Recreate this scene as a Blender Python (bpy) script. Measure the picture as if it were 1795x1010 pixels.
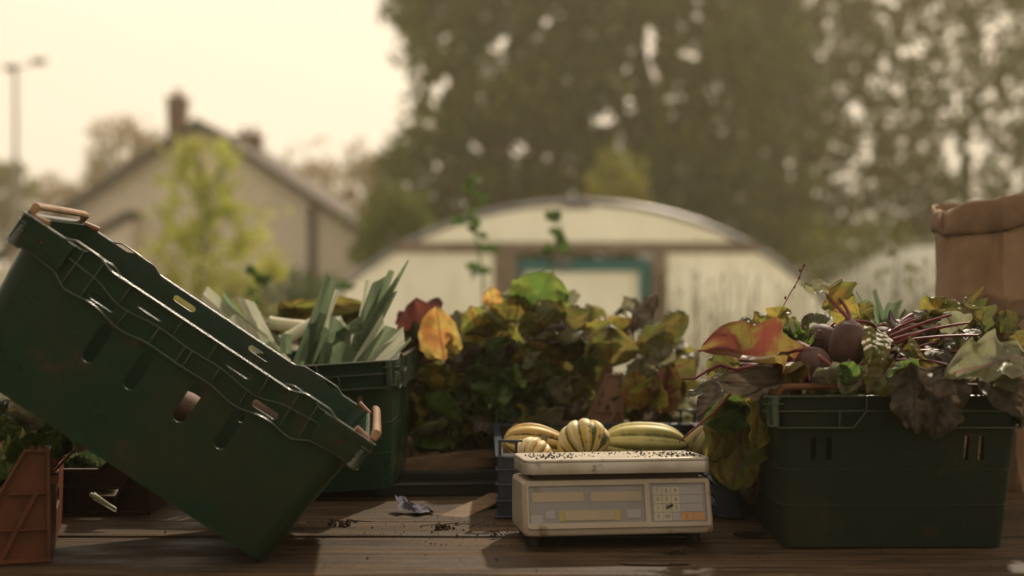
import bpy, bmesh, math, random
import numpy as np
from mathutils import Vector, Matrix, noise, Euler
R = math.radians
sc = bpy.context.scene
for o in list(bpy.data.objects): bpy.data.objects.remove(o)
C = sc.collection
# ------------------------------------------------------------ camera
H = 0.44                      # camera height above the table top (z = 0)
F = 2493.0                    # focal length in photo pixels
YH = 460.0                    # horizon row
PITCH = math.atan((505 - YH) / F)
cd = bpy.data.cameras.new('camera'); cam = bpy.data.objects.new('camera', cd); C.objects.link(cam)
cam.location = (0, 0, H); cam.rotation_euler = (R(90) - PITCH, 0, 0)
cd.lens = 50; cd.sensor_width = 36; cd.clip_start = .05; cd.clip_end = 3000
cd.dof.use_dof = True; cd.dof.focus_distance = 2.32; cd.dof.aperture_fstop = 2.05
sc.camera = cam
# ------------------------------------------------------------ light
SUN_EL, SUN_AZ = R(42), R(21)      # azimuth measured from +y towards +x
w = bpy.data.worlds.new('World'); sc.world = w; w.use_nodes = True
nt = w.node_tree; nt.nodes.clear()
sky = nt.nodes.new('ShaderNodeTexSky'); sky.sky_type = 'NISHITA'; sky.sun_disc = False
sky.sun_elevation = SUN_EL; sky.sun_rotation = SUN_AZ
sky.air_density = 1.0; sky.dust_density = 4.0; sky.ozone_density = 1.0
bg = nt.nodes.new('ShaderNodeBackground'); bg.inputs[1].default_value = 0.1
veil = nt.nodes.new('ShaderNodeMix'); veil.data_type = 'RGBA'     # thin high cloud, warm
veil.inputs[0].default_value = 0.95
veil.inputs[7].default_value = (12.1, 10.5, 8.6, 1)
# the lit haze is bright towards the sun and several times dimmer behind the camera
tcw = nt.nodes.new('ShaderNodeTexCoord'); dt = nt.nodes.new('ShaderNodeVectorMath'); dt.operation = 'DOT_PRODUCT'
dt.inputs[1].default_value = (math.sin(SUN_AZ) * math.cos(SUN_EL), math.cos(SUN_AZ) * math.cos(SUN_EL), math.sin(SUN_EL))
mrw = nt.nodes.new('ShaderNodeMapRange'); mrw.interpolation_type = 'SMOOTHSTEP'
mrw.inputs[1].default_value = -.5; mrw.inputs[2].default_value = .75; mrw.inputs[3].default_value = .57; mrw.inputs[4].default_value = 1.0
nt.links.new(tcw.outputs['Generated'], dt.inputs[0]); nt.links.new(dt.outputs['Value'], mrw.inputs[0])
vs_ = nt.nodes.new('ShaderNodeVectorMath'); vs_.operation = 'SCALE'; nt.links.new(mrw.outputs[0], vs_.inputs['Scale'])
wo = nt.nodes.new('ShaderNodeOutputWorld')
nt.links.new(sky.outputs[0], veil.inputs[6]); nt.links.new(veil.outputs[2], vs_.inputs[0]); nt.links.new(vs_.outputs[0], bg.inputs[0]); nt.links.new(bg.outputs[0], wo.inputs[0])
sl = bpy.data.lights.new('sun', 'SUN'); sl.energy = 4.6; sl.angle = R(1.6); sl.color = (1, .86, .66)
sun = bpy.data.objects.new('sun', sl); C.objects.link(sun)
sd = Vector((math.sin(SUN_AZ) * math.cos(SUN_EL), math.cos(SUN_AZ) * math.cos(SUN_EL), math.sin(SUN_EL)))
sun.rotation_euler = sd.to_track_quat('Z', 'Y').to_euler(); sun.location = sd * 50
sc.view_settings.view_transform = 'Standard'; sc.view_settings.look = 'None'
sc.view_settings.exposure = 0.0; sc.view_settings.gamma = 1.0
sc.render.engine = 'CYCLES'
# ------------------------------------------------------------ helpers
_ca, _sa = math.cos(PITCH), math.sin(PITCH)
def at(px, py, D):
    u = (px - 897.5) / F; v = (py - 505) / F
    d = Vector((u, _ca - v * _sa, -_sa - v * _ca))
    return Vector((0, 0, H)) + d * (D / d.y)
class MB:
    def __init__(s): s.v = []; s.f = []; s.m = []; s.uv = []; s.has_uv = False
    def add(s, vs, fs, mi=0, M=None, uv=None):
        b = len(s.v)
        for p in vs: s.v.append(tuple(M @ Vector(p)) if M is not None else tuple(p))
        for f in fs: s.f.append([i + b for i in f]); s.m.append(mi)
        if uv: s.has_uv = True; s.uv += list(uv)
        else: s.uv += [(0, 0)] * len(vs)
        return s
    def box(s, c, d, mi=0, M=None):
        x, y, z = c; a, b, e = d[0] / 2, d[1] / 2, d[2] / 2
        vs = [(x + i * a, y + j * b, z + k * e) for i in (-1, 1) for j in (-1, 1) for k in (-1, 1)]
        return s.add(vs, [(0, 1, 3, 2), (4, 6, 7, 5), (0, 4, 5, 1), (2, 3, 7, 6), (0, 2, 6, 4), (1, 5, 7, 3)], mi, M)
    def tube(s, pts, r, n=8, mi=0, M=None, flat=1.0):
        pts = [Vector(p) for p in pts]; L = len(pts)
        rs = r if isinstance(r, (list, tuple)) else [r] * L
        vs = []; fs = []; up = None
        for i, p in enumerate(pts):
            t = (pts[min(i + 1, L - 1)] - pts[max(i - 1, 0)]).normalized()
            if up is None:
                up = Vector((0, 0, 1)) if abs(t.z) < .9 else Vector((0, 1, 0))
            a = t.cross(up).normalized(); up = a.cross(t).normalized()
            for k in range(n):
                th = 2 * math.pi * k / n
                vs.append(p + a * (math.cos(th) * rs[i]) + up * (math.sin(th) * rs[i] * flat))
        for i in range(L - 1):
            for k in range(n):
                fs.append((i * n + k, i * n + (k + 1) % n, (i + 1) * n + (k + 1) % n, (i + 1) * n + k))
        fs.append(tuple(range(n - 1, -1, -1))); fs.append(tuple((L - 1) * n + k for k in range(n)))
        return s.add(vs, fs, mi, M)
    def build(s, name, mats, parent=None, loc=None, bevel=0, sharp=35, smooth=True):
        me = bpy.data.meshes.new(name); me.from_pydata(s.v, [], s.f)
        if not isinstance(mats, (list, tuple)): mats = [mats]
        for m in mats: me.materials.append(m)
        me.polygons.foreach_set('material_index', s.m)
        if s.has_uv:
            ul = me.uv_layers.new(name='UVMap')
            li = np.empty(len(me.loops), dtype=np.int32); me.loops.foreach_get('vertex_index', li)
            ul.data.foreach_set('uv', np.array(s.uv, dtype=np.float32)[li].ravel())
        if smooth:
            me.polygons.foreach_set('use_smooth', [True] * len(s.f))
            me.set_sharp_from_angle(angle=R(sharp))
        me.update()
        o = bpy.data.objects.new(name, me); C.objects.link(o)
        if parent: o.parent = parent
        if loc is not None: o.location = loc
        if bevel:
            b = o.modifiers.new('bevel', 'BEVEL'); b.width = bevel; b.segments = 2; b.limit_method = 'ANGLE'
        return o
def thing(name, label, cat, loc=(0, 0, 0), rot=(0, 0, 0), group=None):
    o = bpy.data.objects.new(name, None); C.objects.link(o); o.empty_display_size = .05
    o.location = loc; o.rotation_euler = rot; return tag(o, label, cat, group)
def tag(o, label=None, cat=None, group=None, kind=None):
    if label: o['label'] = label
    if cat: o['category'] = cat
    if group: o['group'] = group
    if kind: o['kind'] = kind
    return o
def copy_tree(o, parent=None):
    c = o.copy(); C.objects.link(c); c.parent = parent
    for ch in list(o.children): copy_tree(ch, c)
    return c
def poly2d(outlines, depth=.003, bevel=0.0):
    """closed 2D outlines (first outer, the others holes) filled and extruded from z=0 to depth"""
    cu = bpy.data.curves.new('tmp', 'CURVE'); cu.dimensions = '2D'; cu.fill_mode = 'BOTH'
    for ol in outlines:
        sp = cu.splines.new('POLY'); sp.points.add(len(ol) - 1)
        for i, (x, y) in enumerate(ol): sp.points[i].co = (x, y, 0, 1)
        sp.use_cyclic_u = True
    cu.extrude = max(depth / 2 - bevel, 1e-5); cu.bevel_depth = bevel; cu.bevel_resolution = 1
    cu.offset = -bevel
    return _curve_mesh(cu, depth)
def _curve_mesh(cu, depth):
    o = bpy.data.objects.new('tmp', cu); C.objects.link(o)
    dg = bpy.context.evaluated_depsgraph_get(); dg.update()
    me = bpy.data.meshes.new_from_object(o.evaluated_get(dg))
    vs = [(v.co.x, v.co.y, v.co.z + depth / 2) for v in me.vertices]; fs = [tuple(p.vertices) for p in me.polygons]
    bpy.data.objects.remove(o); bpy.data.curves.remove(cu); bpy.data.meshes.remove(me)
    return vs, fs
def text2d(body, size, depth=.0004):
    cu = bpy.data.curves.new('tmp', 'FONT'); cu.body = body; cu.size = size; cu.extrude = depth / 2
    cu.align_x = 'CENTER'; cu.align_y = 'CENTER'
    return _curve_mesh(cu, depth)
def rrect(cx, cy, w, h, r, n=5):
    out = []
    for (sx, sy, a0) in ((1, 1, 0), (-1, 1, 90), (-1, -1, 180), (1, -1, 270)):
        for k in range(n + 1):
            a = R(a0 + 90 * k / n)
            out.append((cx + sx * (w / 2 - r) + r * math.cos(a), cy + sy * (h / 2 - r) + r * math.sin(a)))
    return out
def strip(path, t):
    P = [Vector((p[0], p[1], 0)) for p in path]; L = []; Rr = []
    for i, p in enumerate(P):
        d = (P[min(i + 1, len(P) - 1)] - P[max(i - 1, 0)]).normalized(); n = Vector((-d.y, d.x, 0)) * (t / 2)
        L.append(tuple((p + n)[:2])); Rr.append(tuple((p - n)[:2]))
    return L + Rr[::-1]
def smoothpath(keys, n=6):
    """cosine-eased (u, v) path through keys"""
    out = [keys[0]]
    for (a, b) in zip(keys[:-1], keys[1:]):
        m = n if abs(a[1] - b[1]) > 1e-4 else 1
        for k in range(1, m + 1):
            t = k / m; e = (1 - math.cos(math.pi * t)) / 2
            out.append((a[0] + (b[0] - a[0]) * t, a[1] + (b[1] - a[1]) * e))
    return out
# ------------------------------------------------------------ materials
class NT:
    def __init__(s, name):
        s.m = bpy.data.materials.new(name); s.m.use_nodes = True; s.t = s.m.node_tree; s.t.nodes.clear()
    def n(s, ty, ins={}, **at_):
        nd = s.t.nodes.new('ShaderNode' + ty)
        for k, v in at_.items(): setattr(nd, k, v)
        for k, v in ins.items():
            if isinstance(v, bpy.types.NodeSocket): s.t.links.new(v, nd.inputs[k])
            else: nd.inputs[k].default_value = v
        return nd
    def math(s, op, a, b=0.0, c=0.0, clamp=False):
        return s.n('Math', {0: a, 1: b, 2: c}, operation=op, use_clamp=clamp).outputs[0]
    def mix(s, f, a, b):
        return s.n('Mix', {0: f, 6: a, 7: b}, data_type='RGBA').outputs[2]
    def sstep(s, x, lo, hi):
        return s.n('MapRange', {0: x, 1: lo, 2: hi, 3: 0.0, 4: 1.0}, interpolation_type='SMOOTHSTEP').outputs[0]
    def noise(s, vec, scale, detail=4, rough=.55):
        ins = {'Scale': scale, 'Detail': detail, 'Roughness': rough}
        if vec is not None: ins['Vector'] = vec
        return s.n('TexNoise', ins).outputs[0]
    def done(s, sh, disp=None):
        o = s.t.nodes.new('ShaderNodeOutputMaterial'); s.t.links.new(sh, o.inputs[0]); return s.m
def c4(c): return (c[0], c[1], c[2], 1)
def simple(name, c1, c2=None, rough=.5, scale=8, bump=.15, bscale=60, stretch=(1, 1, 1), transl=0.0, metal=0.0, lo=.4, hi=.65, c3=None, scr=None, rvar=0.0, spec=.22, bdist=.002):
    m = NT(name); co = m.n('TexCoord').outputs['Object']; mp = m.n('Mapping', {0: co, 3: stretch}).outputs[0]
    nz = m.noise(mp, scale); col = c4(c1)
    if c2: col = m.mix(m.sstep(nz, lo, hi), c4(c1), c4(c2))
    if c3: col = m.mix(m.sstep(m.noise(mp, scale * 3.3, 6, .7), .56, .7), col, c4(c3))
    if scr:      # scratches, scuffs and a film of dried mud
        for k_, (st, rot) in enumerate((((3, 60, 60), (0, .5, 0)), ((70, 4, 8), (0, -.3, .2)), ((6, 9, 70), (.3, .2, 0)))):
            sv = m.n('Mapping', {0: co, 2: rot, 3: st}).outputs[0]
            col = m.mix(m.math('MULTIPLY', m.sstep(m.noise(sv, 3.0 + k_, 3, .6), .66, .74), .55), col, c4(scr))
        col = m.mix(m.math('MULTIPLY', m.sstep(m.noise(co, 3.1, 7, .72), .50, .68), .55), col, c4((.030, .026, .015)))
    ro = m.math('ADD', m.math('MULTIPLY', nz, rvar), rough - rvar / 2) if rvar else rough
    ins = {'Base Color': col, 'Roughness': ro, 'Metallic': metal, 'Specular IOR Level': spec}
    if bump: ins['Normal'] = m.n('Bump', {'Strength': bump, 'Distance': bdist, 'Height': m.noise(mp, bscale, 5)}).outputs[0]
    sh = m.n('BsdfPrincipled', ins).outputs[0]
    if transl:
        tr = m.n('BsdfTranslucent', {0: col}).outputs[0]; sh = m.n('MixShader', {0: transl, 1: sh, 2: tr}).outputs[0]
    return m.done(sh)
def leafmat(name, c1, c2, vein, under=None, transl=.45, lo=.42, hi=.6, spots=(.06, .03, .012), spotamt=.6, rough=.42, sheen=True):
    m = NT(name); tc = m.n('TexCoord'); uv = m.n('SeparateXYZ', {0: tc.outputs['UV']}); rnd = m.n('ObjectInfo').outputs['Random']
    ux = m.math('ABSOLUTE', m.math('MULTIPLY', m.math('SUBTRACT', uv.outputs[0], .5), 2.0)); v = uv.outputs[1]
    off = m.n('CombineXYZ', {0: m.math('MULTIPLY', rnd, 37.0), 1: m.math('MULTIPLY', rnd, 11.0), 2: 0.0}).outputs[0]
    vec = m.n('VectorMath', {0: tc.outputs['UV'], 1: off}, operation='ADD').outputs[0]
    n1 = m.noise(vec, 2.6, 5); n2 = m.noise(vec, 9.0, 5, .7)
    col = m.mix(m.sstep(n1, lo, hi), c4(c1), c4(c2))
    wob = m.math('MULTIPLY', m.math('SUBTRACT', n2, .5), .25)
    ph = m.math('ADD', m.math('SUBTRACT', m.math('MULTIPLY', v, 7.0), m.math('MULTIPLY', ux, 1.6)), wob)
    fr = m.math('ABSOLUTE', m.math('SUBTRACT', m.math('FRACT', ph), .5))
    side = m.sstep(fr, .11, .02)
    mid = m.sstep(ux, .09, .03)
    ve = m.math('MAXIMUM', m.math('MULTIPLY', side, .32), mid)
    col = m.mix(m.math('MULTIPLY', m.sstep(n2, .56, .66), spotamt), col, c4(spots))
    col = m.mix(m.math('MULTIPLY', ve, .8), col, c4(vein))
    val = m.math('ADD', m.math('MULTIPLY', rnd, .5), .75)
    col = m.n('HueSaturation', {'Hue': .5, 'Saturation': 1.0, 'Value': val, 'Fac': 1.0, 'Color': col}).outputs[0]
    h = m.math('ADD', m.math('MULTIPLY', m.sstep(fr, 0, .45), 1.0), m.math('MULTIPLY', n2, .8))
    bp = m.n('Bump', {'Strength': .7, 'Distance': .0025, 'Height': h}).outputs[0]
    if under:
        colf = m.mix(m.n('NewGeometry').outputs['Backfacing'], col, c4(under))
    else: colf = col
    sh = m.n('BsdfPrincipled', {'Base Color': colf, 'Roughness': rough, 'Normal': bp, 'Specular IOR Level': .32}).outputs[0]
    tcol = m.n('HueSaturation', {'Hue': .5, 'Saturation': .92, 'Value': 2.0, 'Fac': 1.0, 'Color': col}).outputs[0]
    tr = m.n('BsdfTranslucent', {0: tcol}).outputs[0]
    return m.done(m.n('MixShader', {0: transl, 1: sh, 2: tr}).outputs[0])
M_mud = simple('muddy_green_plastic', (.008, .016, .009), (.014, .016, .009), scr=(.03, .035, .022), rough=.5, scale=5, bump=.3, bscale=50, c3=(.032, .022, .013), rvar=.3)
M_green = simple('green_plastic', (.009, .031, .017), (.013, .028, .015), scr=(.045, .065, .045), rough=.30, scale=6, bump=.12, bscale=90, c3=(.04, .032, .02), rvar=.25)
M_rim = simple('worn_lit_green_rim', (.045, .062, .043), (.030, .042, .030), spec=.75, rough=.26, scale=12, bump=.15, bscale=90, c3=(.055, .05, .035))  # edge wear, plus light the ribs catch, put into a paler green
M_brownhandle = simple('tan_plastic', (.24, .13, .06), (.15, .08, .04), rough=.4, scale=14, bump=.1, c3=(.10, .06, .03))
M_darkhandle = simple('brown_plastic', (.12, .05, .022), (.08, .03, .015), rough=.75, scale=14, bump=.1)
M_orange = simple('terracotta_plastic', (.12, .038, .015), (.085, .028, .012), rough=.45, scale=9, bump=.12, c3=(.05, .025, .015))
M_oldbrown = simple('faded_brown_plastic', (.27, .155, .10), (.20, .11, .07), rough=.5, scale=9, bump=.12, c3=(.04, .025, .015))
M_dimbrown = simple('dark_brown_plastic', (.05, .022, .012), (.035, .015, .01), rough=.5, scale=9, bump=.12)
M_blue = simple('navy_plastic', (.012, .020, .040), (.014, .022, .034), rough=.3, spec=.6, scale=9, bump=.1, c3=(.035, .032, .03))
M_black = simple('black_plastic', (.010, .009, .008), (.018, .014, .011), rough=.5, scale=9)
M_scale = simple('aged_cream_plastic', (.33, .27, .195), (.27, .21, .145), rough=.42, scale=7, bump=.08, c3=(.15, .085, .045), rvar=.2)
M_scaledark = simple('dark_gap_brown', (.05, .035, .022), (.03, .02, .015), rough=.7)  # plain dark brown for the gap under the platter
M_platter = simple('scuffed_metal', (.46, .41, .34), (.34, .28, .21), rough=.36, scale=11, bump=.12, metal=.35, c3=(.16, .12, .08), rvar=.3)
M_display = simple('grey_display', (.21, .19, .175), (.175, .155, .135), rough=.22, scale=9, bump=.05, c3=(.17, .13, .09))
M_lcd = simple('amber_grey_lcd', (.30, .235, .15), (.25, .20, .13), rough=.25, bump=0)
M_lcdyellow = simple('yellow_print', (.30, .235, .08), (.26, .20, .07), rough=.3, bump=0)
M_key = simple('key_membrane', (.34, .31, .22), (.29, .25, .17), rough=.35, bump=0)
M_keygrey = simple('grey_key_membrane', (.27, .25, .235), (.23, .205, .185), rough=.35, bump=0)
M_keyorange = simple('orange_key_membrane', (.38, .20, .085), (.32, .17, .07), rough=.35, bump=0)
M_ink = simple('print_ink', (.13, .115, .09), (.17, .15, .12), rough=.5, bump=0)
M_soil = simple('soil', (.030, .019, .011), (.055, .036, .02), rough=.95, scale=30, bump=.5)
M_bits = simple('dark_crumb', (.035, .05, .05), (.05, .04, .03), rough=.8, scale=30)
M_paper = simple('kraft_paper', (.24, .15, .09), (.19, .115, .068), rough=.75, scale=7, bump=.6, bscale=28, transl=.12, bdist=.006)
M_stem = simple('red_stem', (.10, .012, .016), (.16, .03, .03), rough=.35, scale=30, bump=.1)
M_beet = simple('beet_skin', (.055, .022, .020), (.085, .045, .034), rough=.6, scale=22, bump=.4, c3=(.04, .026, .016))
M_leekwhite = simple('leek_white', (.55, .52, .38), (.38, .42, .25), rough=.42, scale=10, stretch=(1, 1, .2), transl=.2, bump=.2)
M_root = simple('leek_root', (.45, .38, .25), (.3, .22, .13), rough=.8)
def filmmat():
    m = NT('tunnel_film'); co = m.n('TexCoord').outputs['Object']
    col = m.mix(m.sstep(m.noise(co, 1.2, 5), .45, .65), c4((.92, .92, .86)), c4((.84, .84, .76)))
    col = m.mix(m.math('MULTIPLY', m.sstep(m.noise(m.n('Mapping', {0: co, 3: (1, 1, .3)}).outputs[0], 2.4, 5, .7), .5, .7), .5), col, c4((.66, .66, .50)))
    d = m.n('BsdfPrincipled', {'Base Color': col, 'Roughness': .4}).outputs[0]; t = m.n('BsdfTranslucent', {0: col}).outputs[0]
    a = m.n('MixShader', {0: .62, 1: d, 2: t}).outputs[0]
    return m.done(m.n('MixShader', {0: .34, 1: a, 2: m.n('BsdfTransparent', {0: (1, .97, .9, 1)}).outputs[0]}).outputs[0])
M_film = filmmat()
M_timber = simple('weathered_timber', (.30, .235, .18), (.22, .17, .125), rough=.8, scale=4)
M_teal = simple('teal_paint', (.04, .19, .20), (.06, .19, .18), rough=.5, scale=5)
M_steel = simple('galvanised_steel', (.28, .26, .26), (.2, .19, .2), rough=.45, scale=5, metal=.4)
M_render = simple('cream_render', (.88, .78, .66), (.83, .73, .60), rough=.9, scale=1.2, bump=.3, bscale=20, c3=(.62, .50, .38))
M_roof = simple('dark_roof_tile', (.055, .036, .026), (.075, .05, .036), rough=.8, scale=3)
M_brick = simple('red_brick', (.16, .06, .04), (.12, .05, .035), rough=.85, scale=6, c3=(.2, .12, .09))
M_pot = simple('clay_pot', (.22, .09, .05), rough=.8)
M_pipe = simple('dark_pipe', (.05, .042, .035), rough=.5)
M_bark = simple('bark', (.045, .033, .022), (.07, .052, .036), rough=.9, scale=5, bump=.6, stretch=(1, 1, .3))
M_grass = simple('grass_ground', (.07, .075, .028), (.12, .10, .05), rough=.95, scale=.7, bump=.5, c3=(.16, .12, .07))
M_dry = simple('dry_grass', (.20, .15, .075), (.12, .12, .045), rough=.8, scale=2, transl=.4)
def treemat(name, c1, c2, transl=.4):
    m = NT(name); co = m.n('TexCoord').outputs['Object']
    col = m.mix(m.sstep(m.noise(co, .55, 4), .4, .6), c4(c1), c4(c2))
    col = m.mix(m.sstep(m.noise(co, 2.7, 3), .45, .62), col, c4([x * 1.5 for x in c1]))
    d = m.n('BsdfPrincipled', {'Base Color': col, 'Roughness': .55, 'Specular IOR Level': .3}).outputs[0]
    t = m.n('BsdfTranslucent', {0: col}).outputs[0]
    return m.done(m.n('MixShader', {0: transl, 1: d, 2: t}).outputs[0])
M_tree = treemat('willow_leaf', (.078, .108, .008), (.15, .145, .010))
M_tree2 = treemat('alder_leaf', (.088, .102, .009), (.15, .13, .012))
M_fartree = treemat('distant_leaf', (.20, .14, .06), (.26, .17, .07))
M_sapling = treemat('sapling_leaf', (.34, .36, .06), (.42, .36, .07), .55)
M_sapweed = treemat('yellowing_weed_leaf', (.12, .12, .035), (.16, .12, .04), .4)
M_weed = treemat('weed_leaf', (.05, .10, .02), (.10, .14, .03), .5)
L = {}
L['green'] = leafmat('leaf_green', (.035, .075, .012), (.07, .10, .014), (.10, .13, .04), under=(.12, .14, .09), spotamt=.25)
L['bright'] = leafmat('leaf_bright_green', (.05, .095, .012), (.085, .11, .014), (.05, .09, .015), spotamt=.15, transl=.55)
L['olive'] = leafmat('leaf_olive', (.060, .068, .014), (.11, .085, .015), (.07, .025, .015), under=(.13, .12, .08), spotamt=.6)
L['yellow'] = leafmat('leaf_yellow', (.24, .18, .03), (.24, .10, .018), (.16, .03, .012), spotamt=.35, transl=.55)
L['ygreen'] = leafmat('leaf_yellow_green', (.11, .12, .016), (.20, .13, .016), (.10, .05, .016), spotamt=.4, transl=.5)
L['orange'] = leafmat('leaf_orange_red', (.12, .026, .014), (.14, .105, .018), (.09, .012, .01), spotamt=.4, transl=.5)
L['maroon'] = leafmat('leaf_maroon', (.055, .014, .010), (.085, .022, .012), (.10, .02, .015), spotamt=.4)
L['wither'] = leafmat('leaf_withered', (.085, .066, .046), (.045, .034, .022), (.045, .022, .015), spotamt=.7, rough=.5, transl=.3)
L['silver'] = leafmat('leaf_pale_underside', (.14, .14, .085), (.12, .12, .05), (.13, .07, .05), spotamt=.55, rough=.42, transl=.42)
L['dark'] = leafmat('leaf_dark_green', (.022, .040, .012), (.035, .045, .012), (.06, .07, .035), under=(.07, .08, .05), spotamt=.35)
L['leek'] = leafmat('leek_leaf', (.080, .120, .060), (.13, .165, .095), (.10, .14, .08), under=(.17, .19, .13), spotamt=.1, transl=.35, rough=.4)
L['leekpale'] = leafmat('leek_leaf_pale', (.30, .31, .22), (.38, .37, .28), (.32, .32, .22), spotamt=.15, transl=.35, rough=.45)
def squashmat(name, base, base2, groove, stripe, n, sw, speck=.5):
    m = NT(name); tc = m.n('TexCoord'); uv = m.n('SeparateXYZ', {0: tc.outputs['UV']})
    nz = m.noise(tc.outputs['Object'], 38, 5, .65); nb = m.noise(tc.outputs['Object'], 14, 3)
    fr = m.math('ABSOLUTE', m.math('SUBTRACT', m.math('FRACT', m.math('MULTIPLY', uv.outputs[0], float(n))), .5))   # .5 = groove
    fr2 = m.math('ADD', fr, m.math('MULTIPLY', m.math('SUBTRACT', nz, .5), .55))
    col = m.mix(m.sstep(nb, .42, .6), c4(base), c4(base2))
    col = m.mix(m.math('MULTIPLY', m.sstep(nz, .57, .62), speck), col, c4(groove))
    col = m.mix(m.math('MULTIPLY', m.sstep(fr2, .5 - sw, .5 - sw * .5), .9), col, c4(groove))
    col = m.mix(m.math('MULTIPLY', m.sstep(fr2, .16, .05), stripe[3]), col, c4(stripe))
    return m.done(m.n('BsdfPrincipled', {'Base Color': col, 'Roughness': .5, 'Specular IOR Level': .3, 'Normal': m.n('Bump', {'Strength': .4, 'Distance': .002, 'Height': nz}).outputs[0]}).outputs[0])
M_sq1 = squashmat('squash_gold', (.50, .33, .10), (.42, .26, .07), (.07, .06, .025), (.60, .46, .18, .6), 9, .10, .3)
M_sq2 = squashmat('squash_carnival', (.46, .36, .16), (.50, .32, .06), (.035, .06, .03), (.60, .54, .36, .6), 10, .15, .75)
M_sq3 = squashmat('squash_green_gold', (.44, .37, .12), (.36, .32, .09), (.09, .09, .03), (.60, .52, .22, .6), 8, .09, .3)
M_sq4 = squashmat('squash_cream', (.58, .46, .24), (.52, .36, .12), (.30, .18, .06), (.62, .54, .34, .5), 12, .10, .2)
M_sq5 = squashmat('squash_brown_green', (.22, .16, .05), (.15, .13, .04), (.05, .05, .02), (.26, .2, .07, .4), 9, .12, .5)
M_sqstem = simple('squash_stem', (.12, .10, .05), (.2, .16, .09), rough=.8)
def woodmat():
    m = NT('weathered_plank'); co = m.n('TexCoord').outputs['Object']; rnd = m.n('ObjectInfo').outputs['Random']
    off = m.n('CombineXYZ', {0: m.math('MULTIPLY', rnd, 31.0), 1: m.math('MULTIPLY', rnd, 7.0), 2: 0.0}).outputs[0]
    v = m.n('VectorMath', {0: co, 1: off}, operation='ADD').outputs[0]
    g = m.noise(m.n('Mapping', {0: v, 3: (1.6, 42, 20)}).outputs[0], 2.0, 8, .65)
    big = m.noise(m.n('Mapping', {0: v, 3: (1, 2.5, 1)}).outputs[0], 3.0, 5, .6)
    fine = m.noise(v, 70, 5, .7)
    col = m.mix(m.sstep(g, .34, .66), c4((.024, .015, .009)), c4((.105, .066, .036)))
    col = m.mix(m.math('MULTIPLY', m.sstep(big, .46, .62), .65), col, c4((.026, .016, .010)))
    col = m.mix(m.math('MULTIPLY', m.sstep(fine, .58, .68), .7), col, c4((.022, .014, .009)))
    ro = m.math('SUBTRACT', .74, m.math('MULTIPLY', m.sstep(big, .46, .66), .38))
    hh = m.math('ADD', m.math('MULTIPLY', g, .8), m.math('MULTIPLY', fine, .4))
    bp = m.n('Bump', {'Strength': .8, 'Distance': .006, 'Height': hh}).outputs[0]
    return m.done(m.n('BsdfPrincipled', {'Base Color': col, 'Roughness': ro, 'Normal': bp, 'Specular IOR Level': .10}).outputs[0])
M_wood = woodmat()
M_slat = simple('crate_timber', (.16, .10, .058), (.10, .062, .036), rough=.75, scale=5, stretch=(1, 8, 8), bump=.3, c3=(.05, .03, .02))
M_water = simple('wet_film', (.03, .02, .013), rough=.05, spec=.6, bump=.25, bscale=30)
M_wrap = simple('plastic_wrapper', (.055, .05, .07), (.02, .02, .045), rough=.75, scale=18, bump=.2, lo=.48, hi=.54)
M_fly = simple('fly_black', (.008, .007, .006), rough=.35, bump=0)
M_wing = simple('fly_wing', (.25, .22, .18), rough=.3, transl=.6, bump=0)
M_potato = simple('pink_potato_skin', (.12, .065, .05), (.09, .05, .038), rough=.7, scale=20, bump=.3, c3=(.1, .06, .04))
# ------------------------------------------------------------ ground
def gz(y):
    if y < 5: return -.82
    if y < 13: return -.82 - (y - 5) / 8 * .66
    if y < 40: return -1.48 - (y - 13) / 27 * 1.7
    if y < 120: return -3.18 - (y - 40) / 80 * .8
    return -3.98
mb = MB(); ys = [-60, -5, 0, 3, 5, 7, 9, 11, 13, 18, 24, 30, 36, 40, 60, 90, 120, 300, 1200]; xs = [-900, -200, -60, -30, -15, -8, -4, 0, 4, 8, 15, 30, 60, 200, 900]
vs = [(x, y, gz(y)) for y in ys for x in xs]; nx = len(xs)
fs = [(j * nx + i, j * nx + i + 1, (j + 1) * nx + i + 1, (j + 1) * nx + i) for j in range(len(ys) - 1) for i in range(nx - 1)]
mb.add(vs, fs); tag(mb.build('ground', M_grass), kind='structure')
# ------------------------------------------------------------ table
rng = random.Random(5)
tb = thing('display_table', 'long weathered plank table carrying all the crates and the scale', 'table', (0, 0, 0))
y = 1.72; k = 0
while y < 4.0:
    wd = rng.choice((.118, .13, .142)); zz = rng.uniform(-.0015, .0015)
    mb = MB(); n = 26; x0, x1 = -1.55, 1.7
    mb.box((.075, y + wd / 2, -.016 + zz), (3.25, wd - .005, .032))
    mb.build('plank', M_wood, tb, bevel=.003); y += wd; k += 1
for sx in (-1.3, .1, 1.5):
    MB().box((sx, 2.86, -.058), (.07, 2.2, .05)).build('bearer', M_timber, tb, bevel=.003)
    for yy in (1.85, 3.85):
        MB().box((sx, yy, (gz(3) - .083) / 2), (.07, .07, -gz(3) - .083)).build('leg', M_timber, tb, bevel=.003)
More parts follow.
